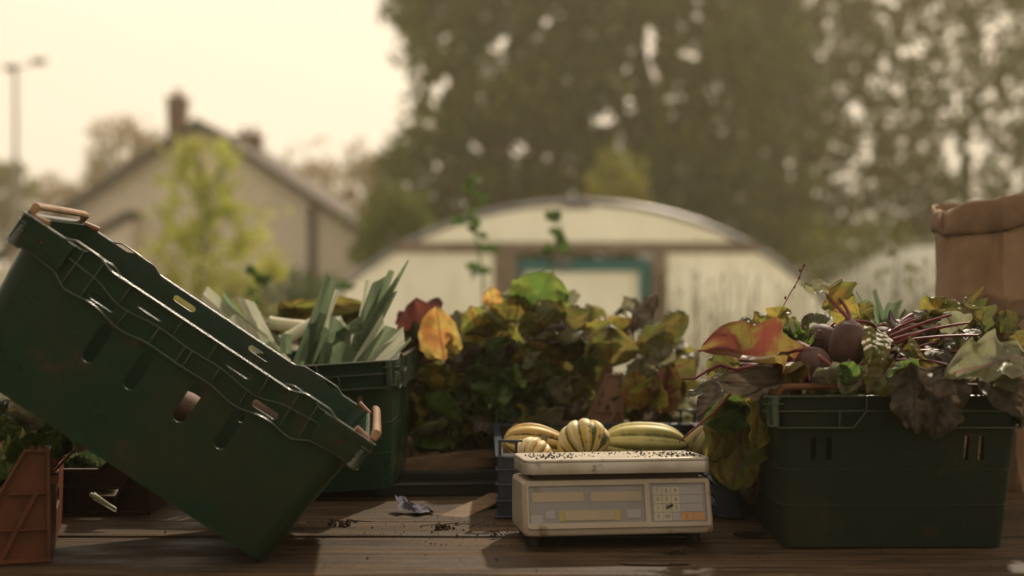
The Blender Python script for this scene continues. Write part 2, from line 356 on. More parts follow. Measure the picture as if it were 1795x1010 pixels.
# ------------------------------------------------------------ green crate
bx, by, tx, ty, ch = .262, .163, .284, .184, .240
def wallmap(axis, sgn):
    """returns a function (u, v, w) -> local point; w is outward"""
    def f(p):
        u, v, w_ = p; t = v / ch
        if axis == 'y':
            return Vector((u * -sgn * -1 if sgn < 0 else -u, sgn * (by + (ty - by) * t + w_), v)) if sgn > 0 else Vector((u, -(by + (ty - by) * t + w_), v))
        return Vector((bx + (tx - bx) * t + w_, u, v)) if sgn > 0 else Vector((-(bx + (tx - bx) * t + w_), -u, v))
    return f
def addmap(mb, geo, f, w0=0.0, mi=0):
    vs, fs = geo; mb.add([f((p[0], p[1], p[2] + w0)) for p in vs], fs, mi)
def sym(keys): return [(-u, v) for (u, v) in reversed(keys) if u > 1e-6] + keys
topL = smoothpath(sym([(0, .234), (.13, .234), (.158, .2425), (.187, .2425), (.205, .236), (.262, .236)]))
topS = [(-.162, .236), (.162, .236)]
lowL = smoothpath(sym([(0, .176), (.05, .177), (.095, .171), (.15, .180), (.19, .176), (.222, .190), (.25, .192), (.298, .192)]))
midL = smoothpath(sym([(0, .203), (.05, .205), (.11, .199), (.17, .213), (.212, .216), (.23, .216)]))
def capsule(cx, cy, w_, h_): return rrect(cx, cy, w_, h_, min(w_, h_) / 2 * .98, 6)
g_wallL = poly2d([[(-(bx - .024), 0), (bx - .024, 0)] + [(u * (tx - .024) / .262, v) for (u, v) in reversed(topL)]] +
                 [capsule(u, .137, .020, .064) for u in (-.112, -.042, .042, .112)] +
                 [capsule(u, .190, .042, .010) for u in (-.138, .138)] + [capsule(u, .2175, .042, .010) for u in (-.075, .075)], .003, .0007)
g_wallS = poly2d([[(-(by - .024), 0), (by - .024, 0), (ty - .024, .236), (-(ty - .024), .236)]] +
                 [capsule(u, .155, .0085, .038) for u in (-.122, -.1, .1, .122)], .003, .0007)
flL = [g for g in (
    poly2d([strip([(u * .298 / .262, v) for u, v in topL], .0026)], .0095, .0007),
    poly2d([strip(lowL, .0024)], .0080, .0007), poly2d([strip(midL, .0020)], .0066, .0006))]
for u, v0, v1 in ((.200, .178, .238), (.168, .180, .241), (.225, .19, .217), (.103, .173, .203), (.030, .203, .233), (.052, .178, .204), (.006, .176, .203), (.118, .2, .234)):
    for s_ in (-1, 1): flL.append(poly2d([strip([(s_ * u, v0), (s_ * u * .985, v1)], .0020)], .0070, .0006))
flS = [poly2d([strip([(-.198, .236), (.198, .236)], .003)], .012, .0007), poly2d([strip([(-.198, .213), (.198, .213)], .0022)], .009, .0006),
       poly2d([strip([(-.198, .2245), (-.17, .2245)], .0018)], .017, .0004), poly2d([strip([(.198, .2245), (.17, .2245)], .0018)], .017, .0004)]
for s_ in (-1, 1):
    flS.append(poly2d([strip([(s_ * .183, .236), (s_ * .183, .213), (s_ * .176, .188), (s_ * .068, .188), (s_ * .050, .213), (s_ * .050, .236)], .0022)], .016, .0006))
    flS.append(poly2d([strip([(s_ * .088, .189), (s_ * .088, .213)], .002)], .015, .0006))
g_block = poly2d([[(.212, .193), (.296, .193), (.296, .2355), (.212, .2355)]] + [capsule(.254, .213, .007, .007)], .0085, .0012)
g_floor = poly2d([rrect(0, 0, 2 * bx - .002, 2 * by - .002, .024)], .004)
def make_green_crate(label, group, arm_mat, ledges=True, arms=(-1, 1), bm=None):
    root = thing('green_crate', label, 'crate', group=group)
    mb = MB()
    mb.add(*g_floor)
    for sgn in (-1, 1):
        addmap(mb, g_wallL, wallmap('y', sgn), -.003); addmap(mb, g_wallS, wallmap('x', sgn), -.003)
    n = 7
    for sx in (-1, 1):
        for sy in (-1, 1):
            vs = []; fs = []
            zs = [0, .06, .12, .18, .236]
            for z in zs:
                t = z / ch; cx = bx + (tx - bx) * t - .024; cy = by + (ty - by) * t - .024
                for (rr) in (.024, .021):
                    for kk in range(n + 1):
                        a = math.pi / 2 * kk / n
                        vs.append((sx * (cx + rr * math.cos(a)), sy * (cy + rr * math.sin(a)), z))
            m_ = n + 1
            for i in range(len(zs) - 1):
                for kk in range(n):
                    a = i * 2 * m_ + kk; b = (i + 1) * 2 * m_ + kk
                    fs.append((a, a + 1, b + 1, b)); fs.append((a + m_, b + m_, b + m_ + 1, a + m_ + 1))
            mb.add(vs, fs)
    for zz in ((.066, .122) if ledges else ()):          # moulded ledges round the body
        t = zz / ch; ax = bx + (tx - bx) * t; ay = by + (ty - by) * t
        ring = [(x_, y_, zz) for (x_, y_) in rrect(0, 0, 2 * ax, 2 * ay, .024, 6)]; ring.append(ring[0])
        mb.tube(ring, .0010, 6)
    mb.build('body', bm or M_green, root, sharp=40)
    rm = MB()
    for sgn in (-1, 1):
        for g in flL: addmap(rm, g, wallmap('y', sgn), -.001)
        for g in flS: addmap(rm, g, wallmap('x', sgn), -.001)
    for sx in (-1, 1):
        for sy in (-1, 1):
            rm.tube([(sx * (tx + .003), sy * (ty - .001), .190), (sx * (tx + .0035), sy * (ty - .001), .2365)], .0095, 12)
    rm.build('rim', M_rim, root, sharp=40)
    for sgn in (-1, 1):
        for s2 in (-1, 1):
            b = MB(); f = wallmap('y', sgn)
            vs, fs = g_block
            b.add([f((s2 * p[0], p[1], p[2] + .001)) for p in vs], fs if s2 > 0 else [tuple(reversed(q)) for q in fs])
            for v in (.199, .206, .2215, .229):
                g = poly2d([strip([(s2 * .222, v), (s2 * .292, v)], .0016)], .002); addmap(b, g, f, .009)
            b.build('corner_block', M_green, root, sharp=40)
            d = MB(); g = poly2d([capsule(s2 * .254, .213, .005, .005)], .003); addmap(d, g, f, .006); d.build('rivet', M_darkhandle, root)
    for s_ in arms:
        a = MB(); x_ = s_ * (.291); z_ = .2465
        a.tube([(x_, -.178, z_ - .008), (x_, -.170, z_ + .003), (x_, -.155, z_ + .004), (x_, 0, z_ + .0045), (x_, .155, z_ + .004), (x_, .170, z_ + .003), (x_, .178, z_ - .008)],
               [.005, .0078, .0068, .0068, .0068, .0078, .005], 10, flat=.75)
        for sy in (-1, 1): a.tube([(x_, sy * .176, z_ - .012), (x_ - s_ * .03, sy * .182, z_ - .006)], .005, 8)
        a.build('bale_arm', arm_mat, root)
    return root
gc = make_green_crate('dark green plastic crate tipped steeply to the right in the left foreground', 'green plastic crates', M_brownhandle, False)
GR = Matrix.Rotation(R(5.5), 3, 'Z') @ Matrix.Rotation(R(34.3), 3, 'Y')
gc.rotation_euler = GR.to_euler(); gc.location = Vector((-.362, 2.062, .001)) - GR @ Vector((.262, -.163, 0))
gr = make_green_crate('dark green plastic crate heaped with beetroot and leaves, right of the scale', 'green plastic crates', M_darkhandle, bm=M_mud)
gr.rotation_euler = (0, 0, R(90) + R(.6)); gr.location = (.586, 2.445, .001); gr.scale = (1, 1.05, 1)
gl = make_green_crate('dark green plastic crate full of leeks, behind the tipped crate', 'green plastic crates', M_darkhandle, True, ())
gl.rotation_euler = Euler((0, R(-7), R(90)), 'ZYX')
gl.rotation_euler = (Matrix.Rotation(R(-4), 3, 'Y') @ Matrix.Rotation(R(88), 3, 'Z')).to_euler(); gl.location = (-.377, 2.87, .0145)
# ------------------------------------------------------------ lug crates with raised trapezoid corners
def make_lug_crate(label, mat, lx=.60, ly=.40, h=.165, group='brown lug crates'):
    root = thing('lug_crate', label, 'crate', group=group)
    hx, hy = lx / 2, ly / 2; low = h * .50
    def prof(hw, r0, low_):   # wall outline with high corners
        return [(-hw, 0), (hw, 0), (hw, h), (hw - .036, h), (hw - .075, low_ + .012), (hw - .09, low_), (-hw + .09, low_), (-hw + .075, low_ + .012), (-hw + .036, h), (-hw, h)]
    slots = [capsule(u, low * .52, .05, .016) for u in (-.12, 0, .12)]
    wl = poly2d([prof(hx, 0, low)] + slots, .004, .0008)
    wsx = poly2d([prof(hy, 0, low * 1.25)] + [capsule(0, low * .75, .09, .026)], .004, .0008)
    body = MB(); body.box((0, 0, .004), (lx - .012, ly - .012, .006))
    for s_ in (-1, 1):
        vs, fs = wl; body.add([(p[0] * -s_ , s_ * (hy - .004 + p[2]), p[1]) for p in vs], fs)
        vs, fs = wsx; body.add([(s_ * (hx - .004 + p[2]), p[0] * s_, p[1]) for p in vs], fs)
    body.build('body', mat, root)
    for s_ in (-1, 1):
        rib = MB()
        for path, t in (([(-hx, .004), (hx, .004)], .006), ([(-hx + .09, low), (hx - .09, low)], .006), ([(hx - .002, h - .002), (hx - .036, h - .002), (hx - .075, low + .012), (hx - .09, low)], .004),
                        ([(-hx + .002, h - .002), (-hx + .036, h - .002), (-hx + .075, low + .012), (-hx + .09, low)], .004),
                        ([(-hx, h * .62), (-hx + .058, h * .62)], .004), ([(hx, h * .62), (hx - .058, h * .62)], .004), ([(-hx, h * .30), (hx, h * .30)], .003),
                        ([(hx - .003, .004), (hx - .003, h)], .005), ([(-hx + .003, .004), (-hx + .003, h)], .005),
                        ([(hx - .02, h * .62), (hx - .07, .006)], .007), ([(-hx + .02, h * .62), (-hx + .07, .006)], .007)):
            vs, fs = poly2d([strip(path, t)], .010, .0008); rib.add([(p[0] * -s_, s_ * (hy + p[2] - .001), p[1]) for p in vs], fs)
        for u in (-.2, -.06, .06, .2):
            vs, fs = poly2d([strip([(u, 0), (u, low)], .003)], .009, .0006); rib.add([(p[0] * -s_, s_ * (hy + p[2] - .001), p[1]) for p in vs], fs)
        for u in (-hx + .006, -hx + .016, -hx + .026, hx - .006, hx - .016, hx - .026):
            rib.box((u, s_ * (hy - .003), h + .0015), (.006, .009, .004))
        for u in (-hx - .004, hx + .004): rib.box((u, s_ * (hy - .02), h * .72), (.010, .04, .012))
        rib.build('rib', mat, root, sharp=40)
    return root
lo_ = make_lug_crate('terracotta orange plastic crate of dark leafy greens at the left edge', M_orange, h=.166)
lo_.rotation_euler = (0, 0, R(15)); lo_.location = (Vector((-.676, 2.08, .001)) - Matrix.Rotation(R(15), 3, 'Z') @ Vector((.30, -.20, 0)))
# right front post sits near px 85
bk = make_lug_crate('faded brown plastic crate whose corner shows in front of the beet leaf heap', M_oldbrown, h=.205)
bk.location = (.235 - .30, 2.98 + .20, .001)
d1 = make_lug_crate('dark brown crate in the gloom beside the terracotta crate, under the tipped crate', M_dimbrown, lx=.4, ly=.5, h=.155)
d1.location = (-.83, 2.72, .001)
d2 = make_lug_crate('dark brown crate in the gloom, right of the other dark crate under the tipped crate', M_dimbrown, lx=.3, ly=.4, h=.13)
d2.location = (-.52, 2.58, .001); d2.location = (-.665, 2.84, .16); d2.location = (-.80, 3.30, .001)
# ------------------------------------------------------------ blue tray
def make_tray():
    W_, D_, h = .412, .50, .108
    root = thing('blue_tray', 'navy blue lattice plastic tray holding squashes behind the scale', 'tray')
    def lattice(w, hh):
        mb = MB(); s_ = .020; n = int((w + hh) / s_) + 1
        def clip(x0, z0, dx):   # diagonal bar clipped to the rect
            pts = []
            for t in (0, hh):
                pts.append((x0 + dx * t, t))
            (xa, za), (xb, zb) = pts
            lo, hi = -w / 2, w / 2
            if xa > xb: xa, za, xb, zb = xb, zb, xa, za
            if xb <= lo or xa >= hi: return None
            if xa < lo: za += (zb - za) * (lo - xa) / (xb - xa); xa = lo
            if xb > hi: zb = za + (zb - za) * (hi - xa) / (xb - xa); xb = hi
            return (xa, za), (xb, zb)
        for i in range(-n, n + 1):
            for dx in (1, -1):
                r_ = clip(i * s_, 0, dx)
                if r_ and abs(r_[0][0] - r_[1][0]) > .004:
                    (xa, za), (xb, zb) = r_; mb.tube([(xa, dx * .0012, za), (xb, dx * .0012, zb)], .0019, 5)
        return mb
    body = MB()
    body.box((0, 0, .004), (W_ - .01, D_ - .01, .005))
    def place(mb, M): body.add(mb.v, mb.f, 0, M)
    lf = lattice(W_ - .05, h - .040); ls = lattice(D_ - .05, h - .040)
    for s_ in (-1, 1):
        place(lf, Matrix.Translation((0, s_ * (D_ / 2 - .005), .020)))
        place(ls, Matrix.Translation((s_ * (W_ / 2 - .005), 0, .020)) @ Matrix.Rotation(R(90), 4, 'Z'))
    body.build('lattice_body', M_blue, root)
    rim = MB()
    for s_ in (-1, 1):
        for z in (.012, .052, h - .014):
            t = .017 if z != .052 else .004
            rim.box((0, s_ * (D_ / 2 - .004), z), (W_ - .02, .007, t)); rim.box((s_ * (W_ / 2 - .004), 0, z), (.007, D_ - .02, t))
        rim.box((0, s_ * (D_ / 2 - .001), h - .004), (W_ - .02, .014, .004)); rim.box((s_ * (W_ / 2 - .001), 0, h - .004), (.014, D_ - .02, .004))
    rim.build('rim', M_blue, root, bevel=.001)
    for sx in (-1, 1):
        for sy in (-1, 1):
            p = MB(); cx, cy = sx * (W_ / 2 - .018), sy * (D_ / 2 - .018)
            p.box((cx + sx * .0165, cy, h / 2), (.006, .040, h)); p.box((cx, cy + sy * .0165, h / 2), (.0388, .006, h))
            for z in (.003, .03, .058, .084, h - .002): p.box((cx + sx * .003, cy + sy * .003, z), (.041, .041, .003))
            # raised stacking lug
            p.box((cx + sx * .016, cy + sy * .013, h + .013), (.005, .012, .028)); p.box((cx - sx * .012, cy + sy * .016, h + .011), (.005, .005, .026))
            p.box((cx - sx * .002, cy + sy * .016, h + .025), (.042, .007, .004))
            p.build('corner_post', M_blue, root, bevel=.0008)
    return root
tr = make_tray(); tr.location = (.172, 2.685, .001); tr.rotation_euler = (0, 0, R(1.2))
tr.location.x = (875 - 897.5) / F * 2.43 + .2
# ------------------------------------------------------------ squashes
def squash(label, c, axis, ln, rad, n, prof, mat, rot=0.0, depth=.10, bend=0.0):
    root = thing('squash', label, 'squash', c, group='squashes in the blue tray')
    ax = Vector(axis).normalized(); q = ax.to_track_quat('Z', 'Y').to_matrix().to_4x4() @ Matrix.Rotation(rot, 4, 'Z')
    nu = n * 8; nv = 26; vs = []; fs = []; uv = []
    for j in range(nv + 1):
        t = j / nv; r = rad * prof(t); z = (t - .5) * ln
        for i in range(nu + 1):
            th = 2 * math.pi * i / nu
            rib = 1 - depth * (abs(math.cos(th * n / 2)) ** 6)
            rr = r * rib; p = Vector((rr * math.cos(th), rr * math.sin(th), z - depth * .0 * ln))
            p.x += bend * (z / ln) ** 2 * ln
            p *= 1 + .03 * noise.noise(p * 14 + Vector(c) * 9)
            vs.append(q @ p); uv.append((i / nu, t))
    for j in range(nv):
        for i in range(nu): a = j * (nu + 1) + i; fs.append((a, a + 1, a + nu + 2, a + nu + 1))
    MB().add(vs, fs, uv=uv).build('flesh', mat, root, sharp=80)
    MB().tube([q @ Vector((0, 0, ln * .47)), q @ Vector((.002, 0, ln * .52)), q @ Vector((.006, .002, ln * .5 + .018))], [.009, .006, .007], 8).build('stalk', M_sqstem, root)
    return root
pr_round = lambda t: max(1e-3, math.sin(math.pi * min(max(t, 0), 1)) ** .55)
pr_long = lambda t: max(1e-3, (1 - abs(2 * t - 1) ** 2.6) ** .55)
pr_pear = lambda t: max(1e-3, math.sin(math.pi * t) ** .5 * (1.0 - .42 * t))
def P(px, py, D): return at(px, py, D)
sqD = 2.52
squash('golden ribbed squash with a narrow neck, leftmost in the blue tray', P(945, 779, 2.60), (.95, .1, -.12), .135, .046, 9, pr_pear, M_sq1, depth=.2, rot=.4)
squash('round cream and yellow squash with dark green stripes, in the middle of the tray', P(1023, 776, 2.51), (.10, -.74, -.66), .082, .0485, 10, pr_round, M_sq2, depth=.15)
squash('long pale green and gold ribbed squash lying right of the round striped one', P(1130, 778, 2.60), (.99, .06, -.06), .158, .040, 8, pr_long, M_sq3, depth=.16, rot=.2)
squash('small creamy white ribbed squash, low at the front left of the tray', P(936, 799, 2.48), (.45, .6, .5), .064, .036, 12, pr_round, M_sq4, depth=.14)
squash('brownish green squash half hidden by beet leaves at the right of the tray', P(1238, 785, 2.62), (.5, .1, .9), .09, .042, 9, pr_round, M_sq5, depth=.1)
squash('dark gold squash deep in the tray, glimpsed left of the scale', P(905, 792, 2.66), (.1, .3, .9), .07, .032, 9, pr_round, M_sq1, depth=.1)
# ------------------------------------------------------------ scale
S = thing('weighing_scale', 'cream electronic shop scale with flat platter, grey display and keypad', 'weighing scale', (0, 0, 0))
SL = P(908, 938, 2.165); S.location = (.1585, 2.150, .001)
S.location = ((1087 - 897.5) / F * 2.18, 2.170, .0); S.rotation_euler = (R(-3.6), 0, R(6.5)); S.scale = (1.022, 1.02, 1.0)
SW = .290      # width
# body: side profile (y depth, z) extruded along x ; front panel slopes back
prof = [(0, .020), (.0, .034), (.018, .104), (.160, .104), (.165, .030), (.155, .020)]
def body_loft():
    mb = MB(); nseg = 6; r = .012; secs = []
    xs_ = [-SW / 2, -SW / 2 + .003, -SW / 2 + .010] ; ins = [.010, .003, 0]
    allx = list(zip(xs_, ins)) + [(-a, b) for a, b in reversed(list(zip(xs_, ins)))]
    # rounded side profile
    pf = []
    m_ = len(prof); cyc = prof
    for i in range(m_):
        p0 = Vector(cyc[i - 1]); p1 = Vector(cyc[i]); p2 = Vector(cyc[(i + 1) % m_])
        a = (p0 - p1); b = (p2 - p1); d = min(.007, a.length * .4, b.length * .4)
        A = p1 + a.normalized() * d; B = p1 + b.normalized() * d
        for k in range(5):
            t = k / 4; pf.append((1 - t) ** 2 * A + 2 * t * (1 - t) * p1 + t * t * B)
    cen = Vector((.095, .062)); n = len(pf); vs = []
    for x, s_ in allx:
        for p in pf:
            q = p + (cen - p).normalized() * s_; vs.append((x, q.x, q.y))
    fs = []
    for i in range(len(allx) - 1):
        for k in range(n): fs.append((i * n + k, i * n + (k + 1) % n, (i + 1) * n + (k + 1) % n, (i + 1) * n + k))
    fs.append(tuple(range(n))); fs.append(tuple(range((len(allx) - 1) * n, len(allx) * n))[::-1])
    mb.add(vs, fs); return mb
body_loft().build('body', M_scale, S, sharp=50)
MB().box((0, .086, .109), (SW - .035, .125, .011)).build('platter_support', M_scaledark, S)
pl = MB()
vs, fs = poly2d([rrect(0, 0, SW - .004, .150, .016, 6)], .006, .0022); pl.add([(x, y_ + .082, z + .1305) for x, y_, z in vs], fs)
vs, fs = poly2d([rrect(0, 0, SW - .004, .150, .016, 6), rrect(0, 0, SW - .009, .145, .014, 6)], .0175, .0006); pl.add([(x, y_ + .082, z + .1135) for x, y_, z in vs], fs)
pl.build('platter', M_platter, S, sharp=50)
# front panel plane: from (0,.034) to (.018,.104)
e = Vector((0, .018, .070)).normalized(); nrm = Vector((0, -.070, .018)).normalized()
PO = Vector((0, 0, .034))
def FM(p, w0=0.0): return PO + Vector((p[0], 0, 0)) + e * p[1] + nrm * (p[2] + w0)
def fp(geo, mb, w0, mi=0): vs, fs = geo; mb.add([FM(p, w0) for p in vs], fs, mi)
Hh = .0715
fr = MB()   # raised surround with two windows
fp(poly2d([rrect(0, .034, SW - .010, .074, .006), rrect(-.0485, .034, .176, .057, .002), rrect(.091, .034, .086, .060, .002)], .0035, .0008), fr, .0002)
fr.build('front_surround', M_scale, S)
dp = MB(); fp(poly2d([rrect(-.0485, .034, .177, .058, .001)], .0008), dp, .0003); dpo = dp.build('display_panel', M_display, S)
for (cx, cy, w_, h_, mt, nm) in ((-.092, .0460, .078, .0150, M_lcd, 'readout'), (-.004, .0455, .078, .0150, M_lcd, 'readout'), (-.045, .0170, .094, .0165, M_lcdyellow, 'readout'),
                                 (-.045, .0172, .076, .0150, M_lcd, 'readout_glass'), (.022, .0185, .021, .0135, M_keygrey, 'sticker'), (-.1255, .012, .018, .014, M_keygrey, 'sticker'), (-.105, .019, .014, .012, M_keygrey, 'sticker')):
    g = MB(); fp(poly2d([rrect(cx, cy, w_, h_, .0025)], .0006), g, .0012 if mt is not M_lcd or nm == 'readout' else .0021); g.build(nm, mt, dpo)
kp = MB(); fp(poly2d([rrect(.091, .034, .087, .061, .001)], .0008), kp, .0003); kpo = kp.build('keypad', M_display, S)
rows = ['789', '456', '123']
def key(cx, cy, w_, h_, txt, mt, size=.0085, ink=None):
    g = MB(); fp(poly2d([rrect(cx, cy, w_, h_, .0008)], .0006), g, .0012)
    if txt: vs, fs = text2d(txt, size); g.add([FM((p[0] + cx, p[1] + cy, p[2]), .0018) for p in vs], fs, 1)
    g.build('key', [mt, ink or M_ink], kpo)
for r_, row in enumerate(rows):
    for c_, chh in enumerate(row): key(.0595 + c_ * .0140, .0525 - r_ * .0132, .0134, .0124, chh, M_key)
for c_, t_ in enumerate(('0', '00', '')): key(.0595 + c_ * .0140, .0525 - 3 * .0132, .0134, .0124, t_, M_key if c_ < 2 else M_keygrey)
for r_ in range(3):
    for c_ in range(3): key(.0995 + c_ * .0118, .0525 - r_ * .0132, .0118, .0124, '', M_keygrey)
M_inkorange = simple('orange_ink', (.34, .12, .03), rough=.5, bump=0)
key(.1028, .0525 - 3 * .0132, .0182, .0124, '0', M_keyorange, .0085, M_inkorange); key(.1212, .0525 - 3 * .0132, .0182, .0124, '-', M_keyorange, .011, M_inkorange)
for sx in (-.125, .125):
    for sy in (.055, .14): MB().tube([(sx, sy, .000 + (0 if sy < .1 else .008)), (sx, sy, .022)], .011, 12).build('foot', M_black, S)
S.location.z = .002
bpy.context.view_layer.update()
# fly on the keypad
bpy.context.view_layer.update(); SM = S.matrix_world.copy()
fpos = SM @ FM((.0770, .0285, .004)); 
fl = thing('housefly', 'black fly sitting on the scale keypad', 'fly', fpos)
def blob(mb, c, rad, M=None, mi=0, n=10):
    vs = []; fs = []; m_ = n // 2
    for j in range(m_ + 1):
        a = math.pi * j / m_
        for i in range(n): b = 2 * math.pi * i / n; vs.append((c[0] + rad[0] * math.sin(a) * math.cos(b), c[1] + rad[1] * math.sin(a) * math.sin(b), c[2] + rad[2] * math.cos(a)))
    for j in range(m_):
        for i in range(n): fs.append((j * n + i, j * n + (i + 1) % n, (j + 1) * n + (i + 1) % n, (j + 1) * n + i))
    mb.add(vs, fs, mi, M)
Mf = Matrix.Rotation(R(-22), 4, 'Y')
f_ = MB(); blob(f_, (0, 0, 0), (.0034, .0018, .0019), Mf); blob(f_, (.0040, 0, 0), (.0019, .0016, .0018), Mf); blob(f_, (-.003, 0, -.0002), (.0034, .0018, .0017), Mf)
for s_ in (-1, 1):
    for k in (-1, 0, 1): f_.tube([Mf @ Vector((k * .0015, 0, 0)), Mf @ Vector((k * .003, .001, s_ * .003)), Mf @ Vector((k * .004, .003, s_ * .0045))], .00022, 4)
f_.tube([Mf @ Vector((.002, -.001, .001)), (.0016, -.002, .0055)], .0002, 4)
f_.build('body', M_fly, fl)
wg = MB(); wg.add([Mf @ Vector(p) for p in ((.001, -.0018, .0004), (-.003, -.0026, .0022), (-.0065, -.0024, .0018), (-.006, -.0022, 0), (-.003, -.002, -.0002))], [(0, 1, 2, 3, 4)]); wg.build('wing', M_wing, fl, smooth=False)
# crumbs on the platter
rng = random.Random(11); cr = MB()
def crumb(mb, p, s, rg):
    Mx = Matrix.Translation(p) @ Euler((rg.uniform(0, 6), rg.uniform(0, 6), rg.uniform(0, 6))).to_matrix().to_4x4()
    vs = [(rg.uniform(.6, 1.3) * x * s, rg.uniform(.5, 1.2) * y_ * s, rg.uniform(.5, 1) * z * s) for x, y_, z in ((1, 0, 0), (-1, 0, 0), (0, 1, 0), (0, -1, 0), (0, 0, 1), (0, 0, -1))]
    mb.add(vs, [(0, 2, 4), (2, 1, 4), (1, 3, 4), (3, 0, 4), (2, 0, 5), (1, 2, 5), (3, 1, 5), (0, 3, 5)], 0, Mx)
for (cx, cy, sx, sy, n) in ((-.112, .060, .020, .028, 90), (-.07, .075, .022, .03, 50), (.095, .07, .022, .035, 110), (.125, .05, .012, .025, 40), (.02, .12, .02, .02, 14), (0, .09, .07, .035, 45), (.05, .13, .02, .02, 12)):
    for _ in range(n):
        x = rng.gauss(cx, sx); y_ = rng.gauss(cy, sy)
        if abs(x) < SW / 2 - .01 and .012 < y_ < .152: crumb(cr, SM @ Vector((x, y_, .1372)), rng.uniform(.0007, .0024), rng)
tag(cr.build('soil_crumbs', M_bits, smooth=False), 'dark crumbs of soil and leaf scattered on the scale platter', 'crumbs', kind='stuff')
# ------------------------------------------------------------ leaves
def leafgeo(mb, B, T, nrm_, width, rg, cup=.25, bend=.3, wave=.12, tipsharp=.8, nu=8, nv=14, mi=0, fray=.05):
    """blade from B to T; nrm_ roughly the way the upper face looks"""
    ax = T - B; Ln = ax.length; ax = ax / Ln; sdv = ax.cross(nrm_).normalized(); nn = sdv.cross(ax).normalized()
    ph1, ph2 = rg.uniform(0, 6), rg.uniform(0, 6); seed = Vector((rg.uniform(0, 50), rg.uniform(0, 50), 0)); fq = rg.uniform(2.2, 3.6)
    vs = []; uv = []; fs = []
    peak = rg.uniform(.68, .95)
    for j in range(nv + 1):
        t = j / nv; tq = abs(2 * t ** peak - 1); wv = max(.03, (1 - tq ** (2.5 if t ** peak < .5 else 2.1)) ** tipsharp if tq < 1 else 0) * width / 2
        # arc bend, chord stays on B-T
        hb = bend * Ln * .5 * (1 - (2 * t - 1) ** 2) * (.5 + .9 * t)
        for i in range(2 * nu + 1):
            u = (i - nu) / nu; au = abs(u)
            edge = wave * width * au ** 2.2 * (math.sin(fq * 2 * math.pi * t + (ph1 if u < 0 else ph2)) + .5 * math.sin(fq * 5.3 * t + ph2 * (2 if u < 0 else 3)))
            fr_ = 1 + fray * 3.4 * noise.noise(seed + Vector((t * 7, 9 if u < 0 else 0, 0))) * au
            cu = cup * width * (au ** 1.6) * (.4 + .6 * math.sin(math.pi * t))
            puck = .035 * width * math.sin((t * 7 - au * 1.6) * 2 * math.pi) * au * (1 - au * .5)
            big = .34 * width * noise.noise(seed + Vector((u * 1.1, t * 1.9, 3))) + .07 * width * noise.noise(seed + Vector((u * 4, t * 6, 7)))
            p = B + ax * (Ln * t + .02 * Ln * au * math.sin(9 * t + ph1)) + sdv * (u * wv * fr_ * (1 - .25 * cup * au)) + nn * (hb + cu + edge * (wv * 2 / width) + puck + big)
            vs.append(p); uv.append((u / 2 + .5, t))
    m_ = 2 * nu + 1
    for j in range(nv):
        for i in range(2 * nu): a = j * m_ + i; fs.append((a, a + 1, a + m_ + 1, a + m_))
    mb.add(vs, fs, mi, uv=uv)
def curve(P0, P1, sag, n=10, side=0.0):
    out = []
    for k in range(n + 1):
        t = k / n; p = P0.lerp(P1, t); p = p + Vector((side * 4 * t * (1 - t), 0, sag * 4 * t * (1 - t))); out.append(p)
    return out
WS = [1.22]
def addleaf(root, lf, rg, crown=None, lift=.03, name='leaf', stem=True, stemr=.0024, off=Vector((0, 0, 0))):
    (bx_, by_, Db, tx_, ty_, Dt, wpx, mt, roll) = lf[:9]; kw = lf[9] if len(lf) > 9 else {}
    B = P(bx_, by_, Db); T = P(tx_, ty_, Dt); ax = (T - B).normalized()
    view = (Vector((0, 0, H)) - (B + T) / 2).normalized()
    nr = (view - ax * view.dot(ax)).normalized()
    nr = Matrix.Rotation(R(roll), 3, ax) @ nr
    o = root.location
    mb = MB(); leafgeo(mb, B - o, T - o, nr, wpx * kw.get('ws', WS[0]) * (Db + Dt) / 2 / F, rg, cup=kw.get('cup', rg.uniform(-.15, .5)), bend=kw.get('bend', rg.uniform(-.15, .4)), wave=kw.get('wave', rg.uniform(.06, .17)), tipsharp=kw.get('ts', .58))
    ob = mb.build(name, L[mt], root, sharp=80)
    if stem and crown is not None:
        st = MB(); pts = curve(crown - o, B - o, lift, 10, rg.uniform(-.01, .01)); 
        # carry on as the midrib under the blade
        st.tube(pts, [stemr * 1.4 - stemr * .5 * k / 10 for k in range(11)], 6); st.build('stem', M_stem, root)
    return ob
def beet(root, c, r, squashf=1.15, tilt=(0, 0), name='root'):
    mb = MB(); nu, nv = 24, 16; vs = []; fs = []; Mx = Matrix.Translation(c - root.location) @ Euler((tilt[0], tilt[1], 0)).to_matrix().to_4x4()
    for j in range(nv + 1):
        t = j / nv; a = math.pi * t; rr = math.sin(a) ** .85 * r if 0 < t < 1 else .0005; z = math.cos(a) * r * squashf
        if t > .8: z -= (t - .8) * r * 2.2; 
        if t < .12: rr = max(rr, .007)
        for i in range(nu):
            th = 2 * math.pi * i / nu; p = Vector((rr * math.cos(th), rr * math.sin(th), z)); p *= 1 + .05 * noise.noise(p * 30 + c * 5); vs.append(p)
    for j in range(nv):
        for i in range(nu): fs.append((j * nu + i, j * nu + (i + 1) % nu, (j + 1) * nu + (i + 1) % nu, (j + 1) * nu + i))
    fs.append(tuple(range(nu)))
    mb.add(vs, fs, 0, Mx); mb.build(name, M_beet, root, sharp=80)
